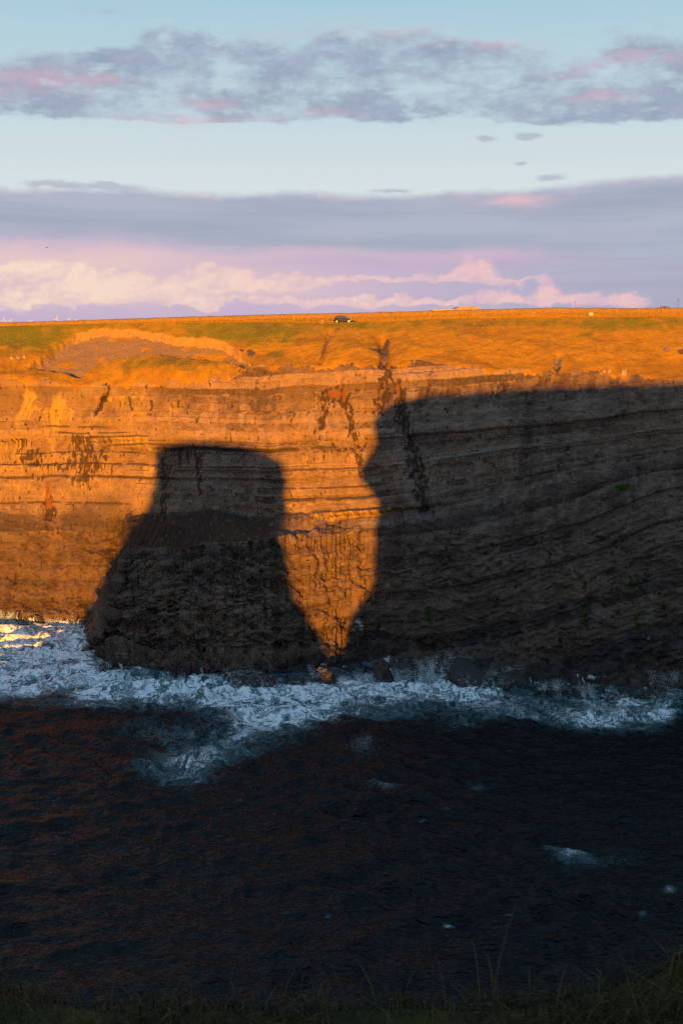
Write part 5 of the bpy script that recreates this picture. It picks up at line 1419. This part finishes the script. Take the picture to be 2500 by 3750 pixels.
# foreground turf at the lip of the headland
r = np.random.RandomState(33)
n = 90000
gxx = r.uniform(-1.4, 1.9, n); gyy = r.uniform(1.5, 3.6, n)
ss = gxx * ca - gyy * sa; ww = gxx * sa + gyy * ca
ok = ww < front(ss) + .06
gxx, gyy = gxx[ok], gyy[ok]
clump = fbm(gxx * 2.5, gyy * 2.5, 3, 1100)
ok = r.rand(len(gxx)) < .75 + clump
gxx, gyy, clump = gxx[ok], gyy[ok], clump[ok]
gh = (.02 + .045 * r.rand(len(gxx)) + .08 * r.rand(len(gxx)) ** 7) * (1 + .7 * clump); gw = .0016 + .0024 * r.rand(len(gxx))
FG = blade_mat('foreground_grass', (.018, .017, .004), (.065, .052, .012), (.22, .13, .03), .8)
o = blade_field('foreground_grass', gxx, gyy, ground(gxx, gyy) - .02, gh, gw, .25 + .75 * r.rand(len(gxx)), FG, 41)
link(o); tag(o, 'dark tangled grass along the near cliff edge', kind='stuff')
# a few tall stalks that stand up against the water
tall = [(60, 3620, 3500), (150, 3590, 3470), (400, 3600, 3570), (560, 3640, 3580), (620, 3640, 3600), (890, 3600, 3490), (945, 3580, 3500), (1000, 3620, 3490), (1040, 3640, 3540), (1065, 3640, 3520), (1110, 3640, 3560), (1160, 3620, 3500), (1180, 3640, 3560), (1270, 3640, 3500), (1295, 3640, 3490),
        (1380, 3640, 3500), (1420, 3640, 3560), (1470, 3640, 3560), (1635, 3620, 3500), (1650, 3630, 3520), (1760, 3620, 3440), (1805, 3620, 3306), (1830, 3640, 3560), (2050, 3660, 3610), (2075, 3600, 3530), (2120, 3590, 3540), (2185, 3720, 3560), (2220, 3600, 3570), (2385, 3700, 3590), (2430, 3690, 3600), (1240, 3640, 3560), (700, 3660, 3600), (300, 3660, 3610)]
tx, ty, tz, th_ = [], [], [], []
for u, vbse, vt in tall:
    a, b, c = ray(u, vbse); k = 2.0
    for _ in range(30):
        z_ = float(ground(np.array([a * k]), np.array([b * k]))[0]); k = (z_ - CAMZ) / c
    x_, y_ = a * k, b * k
    s_, w_ = x_ * ca - y_ * sa, x_ * sa + y_ * ca; fmax = float(front(np.array([s_]))[0])
    if w_ > fmax: x_ *= fmax / w_; y_ *= fmax / w_
    z_ = float(ground(np.array([x_]), np.array([y_]))[0])
    a2, b2, c2 = ray(u, vt); zt2 = CAMZ + c2 * (y_ / b2)
    tx.append(x_); ty.append(y_); tz.append(z_ - .02); th_.append(max(.12, zt2 - z_))
tx, ty, tz, th_ = map(np.array, (tx, ty, tz, th_))
o = blade_field('grass_stalks', tx, ty, tz, th_ * 1.08, np.full(len(tx), .0034), .08 + .30 * r.rand(len(tx)), blade_mat('straw_stalk', (.07, .06, .022), (.19, .14, .045), (.42, .19, .03), .7), 52, 6)
link(o); tag(o, 'thin taller grass stalks standing against the dark water', kind='stuff')

# tufts on the far clifftop and slope
n = 46000
tu = r.uniform(-60, 2560, n)
ci = np.interp(np.array([qof(a, 1190) for a in tu]), Q, np.arange(len(Q))).astype(int)
rowi = (r.rand(n) * 88).astype(int); ft = r.rand(n)
isf = r.rand(n) < .6
X1, Y1, Z1 = FX[rowi, ci], FY[rowi, ci] * (1 - ft) + FY[rowi + 1, ci] * ft, FZ[rowi, ci] * (1 - ft) + FZ[rowi + 1, ci] * ft
X1 = FX[rowi, ci] * (1 - ft) + FX[rowi + 1, ci] * ft
srow = NR - 1 - (r.rand(n) * 116).astype(int)
X2, Y2, Z2 = CXX[srow, ci], CYY[srow, ci], CZZ[srow, ci]; gm = grass[srow, ci] * (1 - np.clip(scree * (1 - face), 0, 1)[srow, ci]) > .5
gm &= (scarp * (1 - face))[srow, ci] < .2; gm &= r.rand(n) < .14
keep = isf | gm
X1 = np.where(isf, X1, X2 + r.uniform(-.15, .15, n))[keep]; Y1 = np.where(isf, Y1, Y2)[keep]; Z1 = np.where(isf, Z1, Z2)[keep]
gre = np.where(isf, fgreen[rowi, ci], green[srow, ci])[keep]
m = len(X1)
az = r.uniform(-.9, .9, m); w_ = .08 + .12 * r.rand(m); h_ = .08 + .2 * r.rand(m) ** 2; ln = r.uniform(-.12, .12, m)
co = np.stack([np.stack([X1 - w_ * np.cos(az), Y1 - w_ * np.sin(az), Z1 - .06], -1), np.stack([X1 + w_ * np.cos(az), Y1 + w_ * np.sin(az), Z1 - .06], -1), np.stack([X1 + ln + w_ * .4, Y1 + .05, Z1 + h_ * .8], -1), np.stack([X1 + ln - w_ * .35, Y1 + .08, Z1 + h_], -1)], 1).reshape(-1, 3)
tm, nt, bs = new_mat('clifftop_tufts'); g = attr(nt, 'green'); sh = attr(nt, 'shade')
c = cscale(nt, mix(nt, sh, G_MID, G_DRY), .72); c = mix(nt, (g * 1.2 + (sh - .5) * .5).sstep(.3, .75), c, mix(nt, sh, (.05, .07, .012), (.10, .11, .02)))
setin(nt, bs, 'Base Color', c); setin(nt, bs, 'Roughness', .9); setin(nt, bs, 'Specular IOR Level', .1)
o = tri_soup('clifftop_grass', co, np.arange(4 * m).reshape(-1, 4), tm, dict(green=np.repeat(gre, 4), shade=np.repeat(r.rand(m), 4)))
link(o); tag(o, 'rough tufted grass over the far clifftop and its slope', kind='stuff')
